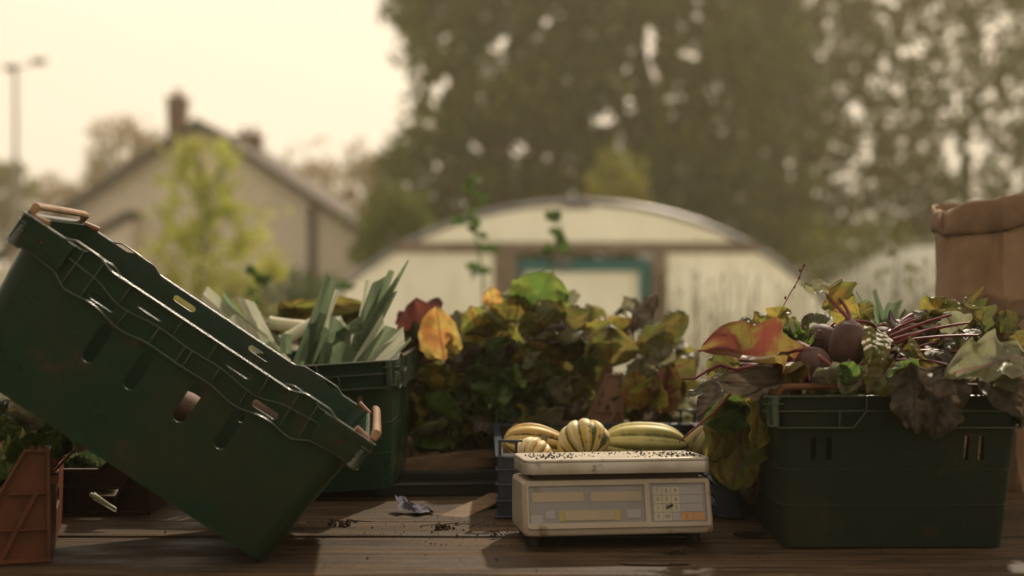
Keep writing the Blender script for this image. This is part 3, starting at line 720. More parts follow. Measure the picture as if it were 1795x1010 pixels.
# ---- beetroot in the right-hand crate
rg = random.Random(21)
def bunch(label, crown, leaves, bulb=None, group='beetroots in the right-hand green crate', lift=.008, stemr=.0024, cat='beetroot', nm='beetroot'):
    root = thing(nm, label, cat, crown, group=group); bpy.context.view_layer.update()
    cr_ = crown.copy()
    if bulb: beet(root, crown, bulb[0], bulb[1], bulb[2]); cr_ = crown + Vector((0, 0, 0)) + (Euler((bulb[2][0], bulb[2][1], 0)).to_matrix() @ Vector((0, 0, bulb[0] * bulb[1] * .95)))
    for lf in leaves: addleaf(root, lf, rg, cr_, lift=lift, stemr=stemr)
    return root
bunch('upright round beetroot with a curled yellow green leaf above it in the right crate', P(1487, 603, 2.22), [
    (1447, 512, 2.30, 1502, 555, 2.26, 78, 'ygreen', 35, {'cup': -.25, 'bend': .4, 'ws': .9}),
    (1452, 508, 2.30, 1408, 502, 2.26, 38, 'silver', 60, {'cup': .3, 'bend': -.3}),
    (1535, 575, 2.25, 1522, 658, 2.16, 46, 'ygreen', -12, {'bend': .35, 'cup': .1}),
    (1478, 560, 2.42, 1405, 568, 2.42, 36, 'silver', 70), (1490, 560, 2.40, 1530, 535, 2.4, 40, 'olive', 20)], (.0295, 1.28, (R(8), R(6))), lift=.004)
bunch('low dark beetroot with a big red and orange leaf in the right crate', P(1425, 640, 2.20), [
    (1392, 648, 2.24, 1222, 618, 2.15, 112, 'orange', 38, {'cup': .35, 'bend': .3, 'wave': .17, 'ts': .7, 'ws': .95}), (1400, 660, 2.24, 1262, 668, 2.17, 60, 'wither', -20, {'bend': .3}),
    (1378, 625, 2.22, 1392, 690, 2.17, 46, 'orange', -20, {'bend': .4}),
    (1330, 588, 2.44, 1290, 570, 2.42, 40, 'silver', 60), (1362, 590, 2.40, 1382, 540, 2.4, 44, 'ygreen', -30),
    (1420, 668, 2.16, 1492, 634, 2.15, 42, 'silver', 40, {'cup': .35}), (1500, 668, 2.13, 1470, 640, 2.14, 34, 'green', 10)], (.0285, .95, (R(10), R(-12))), lift=.002)
bunch('earth caked beetroot lying behind the upright one in the right crate', P(1440, 598, 2.36), [
    (1410, 600, 2.36, 1330, 640, 2.30, 44, 'maroon', 60), (1395, 575, 2.5, 1340, 560, 2.5, 40, 'olive', 40), (1500, 540, 2.5, 1440, 540, 2.5, 34, 'ygreen', 50)], (.029, 1.0, (R(60), R(-40))))
bunch('beetroot whose red stalks reach right beneath curled brown leaves in the right crate', P(1545, 600, 2.36), [
    (1585, 575, 2.34, 1668, 548, 2.34, 46, 'wither', 50, {'bend': .5}), (1540, 575, 2.4, 1622, 548, 2.38, 36, 'olive', 70, {'cup': .4}),
    (1625, 560, 2.4, 1712, 572, 2.38, 60, 'olive', 35, {'bend': .4}), (1620, 580, 2.33, 1722, 592, 2.33, 50, 'silver', 70, {'bend': -.1}),
    (1640, 545, 2.42, 1676, 528, 2.42, 30, 'green', 50), (1560, 590, 2.28, 1640, 640, 2.2, 40, 'silver', 40, {'cup': .5}),
    (1700, 585, 2.36, 1725, 600, 2.3, 22, 'silver', 50)], (.026, 1, (R(50), R(50))), lift=.012, stemr=.003)
bunch('beetroot buried at the front of the right crate, its leaves spilling over the rim', P(1560, 670, 2.24), [
    (1560, 640, 2.18, 1520, 692, 2.13, 62, 'olive', 0, {'bend': .3}), (1600, 640, 2.16, 1548, 660, 2.14, 50, 'green', -30),
    (1500, 650, 2.16, 1476, 702, 2.12, 44, 'silver', 10, {'bend': .4}), (1590, 600, 2.24, 1660, 650, 2.17, 42, 'ygreen', 30, {'cup': .4}),
    (1600, 640, 2.14, 1608, 762, 2.12, 62, 'wither', 10, {'bend': .2, 'wave': .2}), (1660, 640, 2.14, 1636, 772, 2.12, 70, 'wither', -10, {'bend': .2, 'wave': .25}),
    (1650, 600, 2.26, 1668, 665, 2.16, 40, 'wither', 20)], (.03, 1, (0, 0)))
bunch('beetroot at the right edge of the right crate under pale shiny drooping leaves', P(1700, 670, 2.24), [
    (1680, 610, 2.28, 1765, 622, 2.24, 50, 'silver', 35, {'bend': .4}), (1690, 655, 2.17, 1655, 655, 2.13, 44, 'silver', 30),
    (1792, 632, 2.15, 1652, 664, 2.11, 88, 'silver', 25, {'bend': .3, 'cup': .25, 'wave': .14, 'ws': 1}), (1720, 640, 2.18, 1792, 740, 2.13, 62, 'wither', -10, {'bend': .5}),
    (1740, 620, 2.26, 1800, 650, 2.2, 60, 'wither', 40), (1690, 600, 2.3, 1672, 650, 2.22, 44, 'green', 10), (1780, 620, 2.3, 1810, 585, 2.3, 44, 'olive', 30),
    (1730, 655, 2.2, 1790, 690, 2.12, 60, 'silver', 30, {'bend': .5})], (.03, 1, (0, 0)))
bunch('beetroot whose large leaves hang between the right crate and the blue tray', P(1350, 668, 2.34), [
    (1312, 700, 2.30, 1285, 858, 2.27, 98, 'olive', 12, {'bend': .1, 'cup': .15}), (1300, 715, 2.28, 1228, 742, 2.24, 62, 'green', 0),
    (1298, 660, 2.26, 1222, 735, 2.22, 40, 'wither', 50, {'cup': .3}), (1288, 700, 2.30, 1240, 810, 2.28, 70, 'olive', -18, {'bend': .2}),
    (1275, 655, 2.34, 1205, 692, 2.33, 26, 'silver', 50), (1330, 690, 2.24, 1322, 790, 2.21, 55, 'ygreen', -30, {'bend': .2}),
    (1322, 720, 2.34, 1318, 880, 2.36, 60, 'wither', 20), (1300, 760, 2.42, 1262, 850, 2.42, 66, 'dark', 0), (1300, 640, 2.40, 1240, 660, 2.4, 50, 'olive', 30)], (.028, 1, (R(60), 0)), lift=.006, stemr=.003)
bt_ = bpy.data.objects['beetroot.003']
for (a, b) in (((1548, 596), (1668, 552)), ((1552, 600), (1700, 566)), ((1550, 604), (1715, 588)), ((1556, 610), (1640, 575)), ((1545, 592), (1610, 560)), ((1560, 618), (1735, 622))):
    A_ = P(a[0], a[1], 2.24) - bt_.location; B_ = P(b[0], b[1], 2.22) - bt_.location
    MB().tube(curve(A_, B_, .004, 10, .003), [.0034 - .0015 * k / 10 for k in range(11)], 7).build('stem', M_stem, bt_)
# filler leaves packed down inside the crate
nf = [(rg.uniform(1350, 1760), rg.uniform(640, 690), rg.uniform(2.3, 2.7)) for _ in range(46)]
groups = {}
top = []
for k in range(24):
    x = rg.uniform(1560, 1800); D = rg.uniform(2.3, 2.5); y_ = rg.uniform(575, 630); top.append((x, y_, D, x + rg.uniform(-75, 75), y_ - rg.uniform(-25, 50), D + rg.uniform(-.06, .06), rg.uniform(48, 74), rg.choice(['olive', 'wither', 'silver', 'silver', 'wither', 'olive', 'ygreen']), rg.gauss(20, 45), {'bend': rg.uniform(0, .6), 'cup': rg.uniform(0, .45)}))
for k in range(9):
    x = rg.uniform(1290, 1420); D = rg.uniform(2.4, 2.5); y_ = rg.uniform(590, 640); top.append((x, y_, D, x + rg.uniform(-60, 60), y_ - rg.uniform(0, 45), D, rg.uniform(34, 56), rg.choice(['olive', 'wither', 'silver', 'ygreen']), rg.gauss(10, 45)))
for lf in top: groups.setdefault(5 + int((lf[0] - 1280) // 130), []).append(lf)
for (x, y_, D) in nf: groups.setdefault(int((x - 1350) // 105), []).append((x, y_ - (D - 2.3) * 90, D, x + rg.uniform(-70, 70), y_ - (D - 2.3) * 90 - rg.uniform(-10, 70), D + rg.uniform(-.1, .1), rg.uniform(40, 75), rg.choice(['olive', 'wither', 'maroon', 'dark', 'silver', 'green', 'ygreen']), rg.uniform(-70, 70)))
for k, ls in groups.items():
    bunch('beetroot lying deep in the right crate among wilted leaves', P(sum(l[0] for l in ls) / len(ls), 690, 2.45), ls, (.028, 1, (R(70), 0)), group='beetroots deep in the right crate')
# stems looping out to the left
st = thing('loose_stalk', 'long thin beet stalk arching out to the left of the right crate', 'stalk', P(1300, 655, 2.3))
o_ = st.location; pts = [P(a, b, 2.28) - o_ for a, b in ((1330, 640), (1290, 648), (1262, 640), (1240, 650), (1218, 664), (1196, 664))]
MB().tube(pts, [.003, .0028, .0026, .0022, .002, .0018], 6).build('stalk', M_stem, st)
st = thing('loose_stalk', 'dark beet root fibre curling down towards the blue tray', 'stalk', P(1250, 690, 2.2))
o_ = st.location; pts = [P(a, b, 2.2) - o_ for a, b in ((1400, 628), (1330, 668), (1280, 690), (1250, 725), (1225, 745), (1190, 775))]
MB().tube(pts, [.0035, .003, .0028, .0022, .002, .0012], 6).build('stalk', M_stem, st)
sp = thing('weed_sprig', 'fine dry seed stalk standing up at the left of the beetroots', 'sprig', P(1350, 590, 2.4))
o_ = sp.location; mb = MB(); mb.tube([P(a, b, 2.4) - o_ for a, b in ((1350, 590), (1366, 550), (1385, 515), (1400, 490), (1410, 462))], .0009, 5)
for a, b in ((1392, 503), (1400, 488), (1406, 474), (1380, 522), (1410, 465)):
    blob(mb, P(a + rg.uniform(-4, 4), b, 2.4) - o_, (.0022, .0022, .003), n=6)
mb.build('seed_stalk', M_stem, sp)
# green sprouts between the beets
sp = thing('seedling_tuft', 'tuft of fresh pale green sprouts between the beetroots', 'sprouts', P(1390, 620, 2.33)); o_ = sp.location; mb = MB()
for k in range(34):
    B = P(1385 + rg.uniform(-30, 35), 612, 2.33 + rg.uniform(-.04, .04)); T = P(1385 + rg.uniform(-48, 50), rg.uniform(560, 605), 2.31); leafgeo(mb, B - o_, T - o_, Vector((0, -1, .3)), .007, rg, nu=1, nv=5, fray=0)
mb.build('sprout', L['bright'], sp)
# leek leaves beyond the beets
def strap(mb, B, T, w0, w1, roll, fold=.5, bend=.08, rg=rg, n=10, cut=.5):
    ax = (T - B); Ln = ax.length; ax /= Ln; view = (Vector((0, 0, H)) - B).normalized(); view = Vector((0, -1, .15)); nr = (view - ax * view.dot(ax)).normalized(); nr = Matrix.Rotation(R(roll), 3, ax) @ nr; s_ = ax.cross(nr)
    vs = []; fs = []; uv = []; nu = 3; ph = rg.uniform(0, 6)
    for j in range(n + 1):
        t = j / n; wd = (w0 + (w1 - w0) * t) / 2; hb = bend * Ln * 4 * t * (1 - t)
        for i in range(-nu, nu + 1):
            u = i / nu; tt = t * Ln + (cut * wd * u if j == n else 0)
            vs.append(B + ax * tt + s_ * (u * wd * math.cos(fold)) + nr * (hb + abs(u) * wd * math.sin(fold) + .04 * wd * math.sin(7 * t + u * 3 + ph))); uv.append((u / 2 + .5, t * .6))
    m_ = 2 * nu + 1
    for j in range(n):
        for i in range(2 * nu): a = j * m_ + i; fs.append((a, a + 1, a + m_ + 1, a + m_))
    mb.add(vs, fs, uv=uv)
def leek(label, shaft, leaves, group, rad=.013, roots=False, mat='leek'):
    A = P(*shaft[0]); B = P(*shaft[1]); root = thing('leek', label, 'leek', A, group=group); o_ = A
    mb = MB(); pts = [A.lerp(B, t) - o_ for t in (0, .03, .1, .5, .9, 1)]; mb.tube(pts, [rad * .7, rad * 1.15, rad * 1.05, rad, rad * 1.05, rad * .9], 14); mb.build('shaft', M_leekwhite, root)
    for lf in leaves:
        x0, y0, D0, x1, y1, D1, w0, w1, roll = lf[:9]; mt = lf[9] if len(lf) > 9 else mat
        m2 = MB(); d = (D0 + D1) / 2 / F; strap(m2, P(x0, y0, D0) - o_, P(x1, y1, D1) - o_, w0 * d * 1.12, w1 * d * 1.05, roll, bend=rg.uniform(-.03, .06), fold=rg.uniform(.3, .8), cut=rg.uniform(-.9, .9)); m2.build('leaf', L[mt], root, sharp=50)
    if roots:
        r_ = MB(); dr = (A - B).normalized()
        for k in range(26):
            e_ = (dr + Vector((rg.uniform(-.8, .8), rg.uniform(-.8, .8), rg.uniform(-.8, .8)))).normalized() * rg.uniform(.012, .028); r_.tube([Vector((0, 0, 0)), e_ * .5 + Vector((0, 0, .001)), e_], [.0009, .0007, .0004], 4)
        r_.build('root_tuft', M_root, root)
    return root
GL = 'leeks in the green crate behind the tipped crate'
leek('leek with one broad upright cut leaf, tallest left of the fan', ((500, 690, 2.85), (528, 640, 2.82)), [
    (526, 642, 2.80, 580, 486, 2.76, 38, 24, 25), (560, 600, 2.84, 592, 508, 2.82, 32, 20, -20, 'leekpale'), (534, 650, 2.78, 545, 560, 2.78, 22, 18, 40)], GL)
leek('leek with a fan of long pointed green leaves rising highest on the right', ((580, 700, 2.84), (612, 640, 2.82)), [
    (618, 640, 2.82, 645, 490, 2.82, 26, 12, 30, 'leekpale'), (622, 640, 2.80, 666, 490, 2.80, 32, 20, -10), (632, 600, 2.80, 686, 474, 2.80, 30, 12, 20), (640, 590, 2.78, 716, 456, 2.78, 24, 3, 10),
    (630, 620, 2.77, 692, 512, 2.77, 28, 12, -25), (650, 560, 2.79, 700, 480, 2.79, 20, 4, 30)], GL)
leek('leek lying low at the right end of the leek crate with frilly pale cut leaves', ((575, 705, 2.78), (622, 660, 2.76)), [
    (612, 660, 2.74, 672, 560, 2.74, 26, 22, 20, 'leekpale'), (620, 662, 2.73, 690, 575, 2.73, 26, 26, -15), (634, 660, 2.72, 708, 585, 2.70, 28, 26, 30, 'leekpale'), (640, 655, 2.76, 720, 592, 2.74, 16, 8, 60)], GL)
leek('leek with dark folded leaves in the middle of the leek crate', ((540, 710, 2.76), (560, 670, 2.74)), [
    (558, 668, 2.72, 578, 584, 2.72, 26, 22, 20), (575, 590, 2.76, 632, 556, 2.76, 30, 36, 50, 'leek'), (590, 650, 2.75, 602, 570, 2.76, 52, 48, -20, 'leek'), (540, 640, 2.78, 574, 576, 2.77, 18, 16, 10)], GL)
leek('leek with its white shaft and root tuft pointing left over the leek crate', ((470, 566, 2.90), (540, 574, 2.92)), [(530, 575, 2.90, 600, 560, 2.94, 30, 30, 40, 'leekpale')], GL, .013, True)
leek('leek lying behind with a pale shaft, second from the left in the leek crate', ((492, 600, 2.86), (560, 560, 2.9)), [(500, 620, 2.80, 502, 585, 2.80, 22, 20, 10)], GL, .012)
leek('leek with broad pale fanned leaves nearest the tipped crate rim', ((500, 640, 2.90), (466, 600, 2.88)), [
    (466, 604, 2.86, 428, 524, 2.84, 34, 30, 15, 'leekpale'), (464, 604, 2.86, 392, 522, 2.84, 30, 34, -20), (468, 604, 2.88, 440, 540, 2.90, 26, 24, 50, 'bright'), (460, 606, 2.84, 356, 516, 2.82, 34, 30, 20, 'leekpale'),
    (462, 610, 2.82, 400, 560, 2.80, 30, 26, 40, 'leekpale'), (470, 600, 2.90, 450, 545, 2.88, 24, 30, -30, 'leekpale')], GL)
leek('leek with blue green blades showing behind the beetroots in the right crate', ((1555, 620, 2.78), (1550, 575, 2.76)), [
    (1548, 585, 2.76, 1508, 528, 2.74, 32, 26, 20), (1550, 580, 2.74, 1532, 508, 2.74, 16, 6, 0), (1552, 580, 2.76, 1572, 530, 2.76, 34, 26, -30), (1545, 585, 2.75, 1590, 545, 2.75, 22, 18, 20), (1530, 590, 2.7, 1500, 510, 2.5, 3, 2, 0, 'bright')], 'leek beyond the right crate')
# ---- heap of beet leaves behind
rg = random.Random(77)
heap = [
 (780, 632, 2.95, 764, 536, 2.93, 74, 'yellow', -15, {'cup': .08, 'bend': .1, 'wave': .04, 'ws': 1}), (786, 630, 2.96, 800, 545, 2.98, 36, 'silver', 40, {'cup': .1, 'ws': 1}), (1092, 735, 3.0, 1100, 690, 2.99, 60, 'olive', 0), (1130, 740, 3.0, 1120, 700, 2.99, 50, 'wither', 0), (1180, 730, 3.0, 1200, 690, 2.99, 50, 'silver', 0),
 (936, 545, 3.07, 968, 474, 3.05, 92, 'bright', 5, {'cup': .12, 'bend': .05, 'wave': .06}),
 (738, 640, 3.05, 730, 522, 3.03, 66, 'maroon', 10, {'wave': .2}), (718, 600, 3.07, 700, 545, 3.07, 40, 'maroon', 20), (752, 570, 3.09, 768, 522, 3.07, 34, 'maroon', -30), (712, 690, 3.01, 722, 590, 2.99, 62, 'maroon', 0),
 (840, 600, 3.05, 826, 538, 3.01, 58, 'ygreen', 5), (860, 610, 3.07, 850, 540, 3.03, 64, 'olive', -20), (890, 560, 3.07, 908, 514, 3.05, 62, 'ygreen', 20), (868, 545, 3.11, 858, 503, 3.09, 30, 'yellow', 0),
 (960, 590, 3.01, 938, 530, 2.99, 72, 'olive', -10), (960, 548, 3.07, 1035, 548, 3.01, 44, 'olive', 30), (912, 530, 3.07, 880, 515, 3.05, 22, 'silver', 40), (1000, 560, 3.09, 1010, 535, 3.07, 24, 'wither', 0),
 (1000, 600, 2.99, 950, 580, 2.97, 44, 'wither', 30, {'wave': .2}), (1070, 640, 2.97, 1068, 570, 2.95, 84, 'olive', 5, {'cup': .2}), (1030, 570, 3.05, 1108, 552, 3.01, 38, 'ygreen', 35), (1110, 615, 2.99, 1202, 548, 2.99, 52, 'olive', 30, {'cup': .3}),
 (1120, 590, 3.03, 1190, 545, 3.05, 34, 'silver', 60), (1110, 550, 3.11, 1152, 515, 3.09, 36, 'wither', 20, {'wave': .25}), (1090, 545, 3.11, 1110, 525, 3.11, 30, 'silver', 50), (1130, 640, 2.99, 1182, 615, 2.97, 50, 'silver', 40),
 (1100, 640, 2.99, 1160, 690, 2.95, 52, 'silver', 10), (940, 680, 2.95, 948, 618, 2.93, 60, 'olive', 20), (906, 690, 2.95, 900, 640, 2.93, 60, 'green', -30), (815, 660, 2.95, 922, 690, 2.93, 62, 'dark', 20, {'cup': .3}), (855, 740, 2.95, 930, 720, 2.93, 50, 'dark', 30),
 (1122, 718, 2.91, 1110, 652, 2.93, 44, 'yellow', 0), (1160, 725, 2.93, 1172, 640, 2.93, 50, 'orange', 10), (1150, 720, 2.91, 1148, 660, 2.91, 56, 'ygreen', -20), (1185, 700, 2.97, 1190, 660, 2.97, 30, 'orange', 0),
 (1040, 670, 2.99, 1010, 640, 2.97, 60, 'olive', 30), (1010, 700, 2.97, 1000, 660, 2.95, 50, 'olive', 10), (850, 700, 2.97, 790, 690, 2.95, 50, 'dark', 10), (760, 740, 2.99, 800, 780, 2.95, 60, 'dark', 20), (830, 770, 2.97, 900, 745, 2.95, 52, 'dark', 30),
 (820, 650, 2.99, 800, 600, 2.97, 60, 'wither', 20), (880, 640, 2.99, 850, 590, 2.97, 70, 'dark', 0), (770, 680, 2.99, 780, 630, 2.97, 56, 'olive', -20), (975, 705, 2.93, 985, 660, 2.93, 40, 'silver', -10), (940, 730, 2.93, 990, 715, 2.91, 36, 'silver', 30),
 (905, 620, 2.97, 870, 640, 2.95, 60, 'wither', -20), (1010, 640, 2.97, 1040, 600, 2.95, 60, 'dark', -20)]
tops = [(690, 570), (730, 545), (770, 555), (820, 545), (870, 530), (930, 535), (990, 545), (1050, 555), (1110, 550), (1160, 575), (1200, 620)]
def topy(x): return float(np.interp(x, [t[0] for t in tops], [t[1] for t in tops]))
fill = []
for k in range(150):
    x = rg.uniform(700, 1185); D = rg.uniform(3.0, 3.5); t0 = topy(x) + 30; f_ = rg.random() ** .8; y_ = t0 + (770 - t0) * f_
    if D > 3.35 and f_ > .5: continue
    a = rg.uniform(0, 6.28) if rg.random() < .4 else rg.uniform(-2.4, -.7); ln = rg.uniform(60, 100)
    x1, y1 = x + math.cos(a) * ln, y_ + math.sin(a) * ln
    if y1 < topy(x1) : y1 = topy(x1) + 4
    if 1005 < (x + x1) / 2 < 1140 and 615 < (y_ + y1) / 2 < 760: continue
    if D < 3.35 and any((x + x1 - 2 * a_) ** 2 + (y_ + y1 - 2 * b_) ** 2 < (2 * 40) ** 2 for a_, b_ in ((772, 583), (950, 510), (1068, 606), (1155, 582), (945, 648), (880, 680), (905, 535))): continue
    low = f_ > .45
    mt = rg.choice(['dark', 'green', 'wither', 'olive', 'olive', 'silver', 'wither', 'ygreen'] if low else ['olive', 'ygreen', 'wither', 'olive', 'wither', 'silver', 'green', 'dark', 'olive', 'olive', 'silver', 'dark'])
    if x < 760: mt = rg.choice(['maroon', 'maroon', 'dark', 'wither', 'olive'])
    fill.append((x, y_, D, x1, y1, D + rg.uniform(-.08, .08), rg.uniform(62, 100), mt, rg.gauss(15, 32)))
named = {0: 'bunch of beet leaves with one large yellow and orange leaf at its left', 1: 'bunch of dark red beet leaves at the left end of the heap', 2: 'bunch of beet leaves with one upright bright green leaf on top of the heap',
         3: 'bunch of beet leaves whose long curled tip reaches furthest right from the heap', 4: 'bunch of orange and yellow beet leaves hanging in front of the brown crate corner'}
seeds = [((775, 600), 0), ((725, 590), 1), ((945, 520), 2), ((1150, 580), 3), ((1145, 690), 4)]
for k in range(22):
    x = rg.uniform(700, 905); y_ = rg.uniform(700, 800); D = rg.uniform(2.95, 3.0); a = rg.uniform(0, 6.28); ln = rg.uniform(70, 110)
    fill.append((x, y_, D, x + math.cos(a) * ln, min(800, y_ + math.sin(a) * ln * .8), D + rg.uniform(-.05, .03), rg.uniform(60, 100), rg.choice(['green', 'olive', 'wither', 'silver', 'ygreen']), rg.gauss(0, 35)))
for k in range(14):
    x = rg.uniform(900, 1190); y_ = rg.uniform(650, 740); D = rg.uniform(2.96, 3.02); a = rg.uniform(0, 6.28); ln = rg.uniform(50, 80)
    if 975 < x < 1150: continue
    fill.append((x, y_, D, x + math.cos(a) * ln, y_ + math.sin(a) * ln * .8, D, rg.uniform(50, 80), rg.choice(['olive', 'green', 'wither', 'silver', 'ygreen']), rg.gauss(0, 35)))
cl = {}
for lf in heap + fill:
    mx, my = (lf[0] + lf[3]) / 2, (lf[1] + lf[4]) / 2; key_ = None
    if lf in heap:
        for (c_, i) in seeds:
            if abs(mx - c_[0]) < 42 and abs(my - c_[1]) < 48: key_ = ('n', i)
    if key_ is None: key_ = ('f', int((mx - 690) // 75), int((my - 500) // 95))
    cl.setdefault(key_, []).append(lf)
for key_, ls in cl.items():
    mx = sum(l[0] for l in ls) / len(ls); my = max(l[1] for l in ls)
    crn = P(mx, min(my + 15, 765), 3.36)
    lab = named[key_[1]] if key_[0] == 'n' else 'bunch of wilting beet leaves packed in the heap behind the blue tray'
    bunch(lab, crn, ls, None, 'beet leaf bunches heaped behind the blue tray', lift=.0, cat='beet leaves', nm='beet_leaf_bunch')
# yellowish leaves behind the leeks
ls = [(rg.uniform(470, 640), rg.uniform(560, 590), 3.1, rg.uniform(460, 650), rg.uniform(526, 550), 3.08, rg.uniform(30, 48), rg.choice(['olive', 'ygreen', 'olive', 'green']), rg.uniform(-40, 40)) for _ in range(16)]
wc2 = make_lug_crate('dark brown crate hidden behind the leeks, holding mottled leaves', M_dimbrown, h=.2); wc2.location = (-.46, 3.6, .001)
bunch('bunch of mottled yellow and green leaves showing behind the leeks', P(550, 620, 3.2), ls, None, 'leaves behind the leeks', lift=0, cat='beet leaves', nm='beet_leaf_bunch')
# greens in the terracotta crate
gr_l = [(40, 770, 2.25, 20, 700, 2.2, 60, 'silver', 10), (10, 730, 2.2, 90, 722, 2.18, 40, 'silver', 40, {'bend': .4}), (60, 790, 2.22, 105, 752, 2.18, 54, 'green', 0), (90, 790, 2.24, 70, 745, 2.2, 44, 'green', 20), (20, 800, 2.16, 12, 760, 2.12, 34, 'green', 0, {'cup': .5}),
        (-10, 760, 2.2, 30, 730, 2.16, 50, 'green', 20), (35, 815, 2.14, 30, 765, 2.12, 36, 'green', -20, {'cup': .5}), (5, 850, 2.12, 10, 800, 2.1, 50, 'green', 20), (110, 800, 2.26, 100, 760, 2.24, 40, 'dark', -10), (130, 790, 2.3, 80, 730, 2.3, 60, 'dark', 0), (0, 880, 2.12, -20, 830, 2.1, 60, 'dark', 0),
        (-30, 780, 2.2, -20, 700, 2.2, 70, 'dark', 0), (50, 860, 2.2, 20, 800, 2.18, 60, 'dark', 30), (30, 900, 2.2, 40, 850, 2.2, 60, 'dark', 0), (60, 760, 2.4, 30, 690, 2.4, 70, 'dark', 0), (0, 760, 2.4, 10, 700, 2.4, 70, 'dark', 0)]
bunch('cluster of dark glossy green leaves standing in the terracotta crate at the left edge', P(30, 905, 2.25), gr_l, None, 'greens in the terracotta crate', lift=0, cat='leafy greens', nm='leafy_greens')
ls = [(rg.uniform(110, 200), rg.uniform(830, 870), 2.7, rg.uniform(90, 210), rg.uniform(790, 830), 2.66, rg.uniform(30, 50), 'dark', rg.uniform(-40, 40)) for _ in range(12)]
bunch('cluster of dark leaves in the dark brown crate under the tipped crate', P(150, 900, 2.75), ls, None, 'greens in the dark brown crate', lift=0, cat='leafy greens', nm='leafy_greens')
leek('pale leek end poking out of the dark crate under the tipped crate', ((158, 866, 2.36), (203, 893, 2.34)), [(166, 868, 2.36, 204, 895, 2.34, 16, 7, 30, 'leekpale')], 'leek offcut in the dark crate', .0032)
# pink potatoes in the tipped crate, seen through its slot
def potato(label, c, r, el):
    mb = MB(); blob(mb, (0, 0, 0), (r * el, r, r * .9), n=20); mb.v = [tuple(Vector(p) * (1 + .12 * noise.noise(Vector(p) * 25 + c * 3))) for p in mb.v]
    o = mb.build('sweet_potato', M_potato, loc=c); o.rotation_euler = (0, R(33), .3); tag(o, label, 'sweet potato', 'pink tubers in the tipped crate')
potato('knobbly pink tuber seen through the third slot of the tipped crate', P(324, 716, 2.15), .030, 1.3)
potato('knobbly pink tuber behind the lowest rim slot of the tipped crate', P(458, 722, 2.16), .024, 1.4)
# ------------------------------------------------------------ wooden crate + black tray shape for the shadow behind
wc = thing('wooden_tray', 'low wooden tray of rough slats under the heap of beet leaves', 'tray', (-.05, 3.0, 0))
def slat(a, b, h_, t_, parent, mat, nm='slat'):
    a = Vector(a); b = Vector(b); d = (b - a); ln = d.length; q = d.to_track_quat('X', 'Z').to_matrix().to_4x4()
    mb = MB(); mb.box((ln / 2, 0, 0), (ln, t_, h_), 0, Matrix.Translation(a) @ q); return mb.build(nm, mat, parent, bevel=.0015)
o_ = wc.location
slat(P(690, 822, 2.86) - o_, P(880, 800, 2.92) - o_, .036, .014, wc, M_slat)
slat(P(880, 800, 2.92) - o_ , P(1240, 790, 3.05) - o_, .036, .014, wc, M_slat)
slat(P(690, 800, 3.4) - o_, P(1180, 790, 3.5) - o_, .05, .014, wc, M_slat)
for xx in (-.1, .03, .16, .29): slat((xx - .05, -.1, .045), (xx - .05, .5, .045), .012, .1, wc, M_slat, 'base_slat')
for a, b in (((-.17, -.1, .0), (-.17, -.1, .085)), ((.40, -.02, .0), (.40, -.02, .085)), ((-.17, .42, 0), (-.17, .42, .08)), ((.4, .45, 0), (.4, .45, .08))): slat(a, b, .03, .03, wc, M_slat, 'corner_block')
bt = thing('shadow_tray', 'shallow black tray shape standing in for the shadow left of the blue tray', 'tray', (-.135, 2.74, .001), (0, 0, R(6)))  # added black shape that stands for the shadow below the wooden slats
mb = MB(); mb.box((0, 0, .003), (.26, .16, .005)); mb.box((0, -.08, .012), (.26, .004, .020)); mb.box((0, .08, .012), (.26, .004, .020)); mb.box((-.13, 0, .012), (.004, .164, .020)); mb.box((.13, 0, .012), (.004, .164, .020)); mb.build('body', M_black, bt, bevel=.0015)
mb = MB(); mb.tube([(-.134, -.084, .023), (.134, -.084, .023), (.134, .084, .023), (-.134, .084, .023), (-.134, -.084, .023)], .003, 6); mb.build('rim', M_black, bt)
o = slat(P(785, 912, 2.44), P(880, 868, 2.62), .006, .05, None, M_slat, 'offcut_board'); tag(o, 'thin pale board lying aslant on the table left of the blue tray', 'board')
# wrapper
mb = MB(); n = 12; vs = []; rg2 = random.Random(3)
for j in range(n + 1):
    for i in range(n + 1):
        u, v = i / n, j / n; p = P(700 + u * 62, 908, 2.46); vs.append((p.x - v * .012, 2.46 + v * .05 + .01 * math.sin(u * 9), .004 + (1 - u) * .018 * (.4 + v) + .007 * noise.noise(Vector((u * 6, v * 6, 1)))))
mb.add(vs, [(j * (n + 1) + i, j * (n + 1) + i + 1, (j + 1) * (n + 1) + i + 1, (j + 1) * (n + 1) + i) for j in range(n) for i in range(n)])
tag(mb.build('crumpled_wrapper', M_wrap, smooth=False), 'crumpled blue and white plastic wrapper on the table beside the leek crate', 'wrapper')
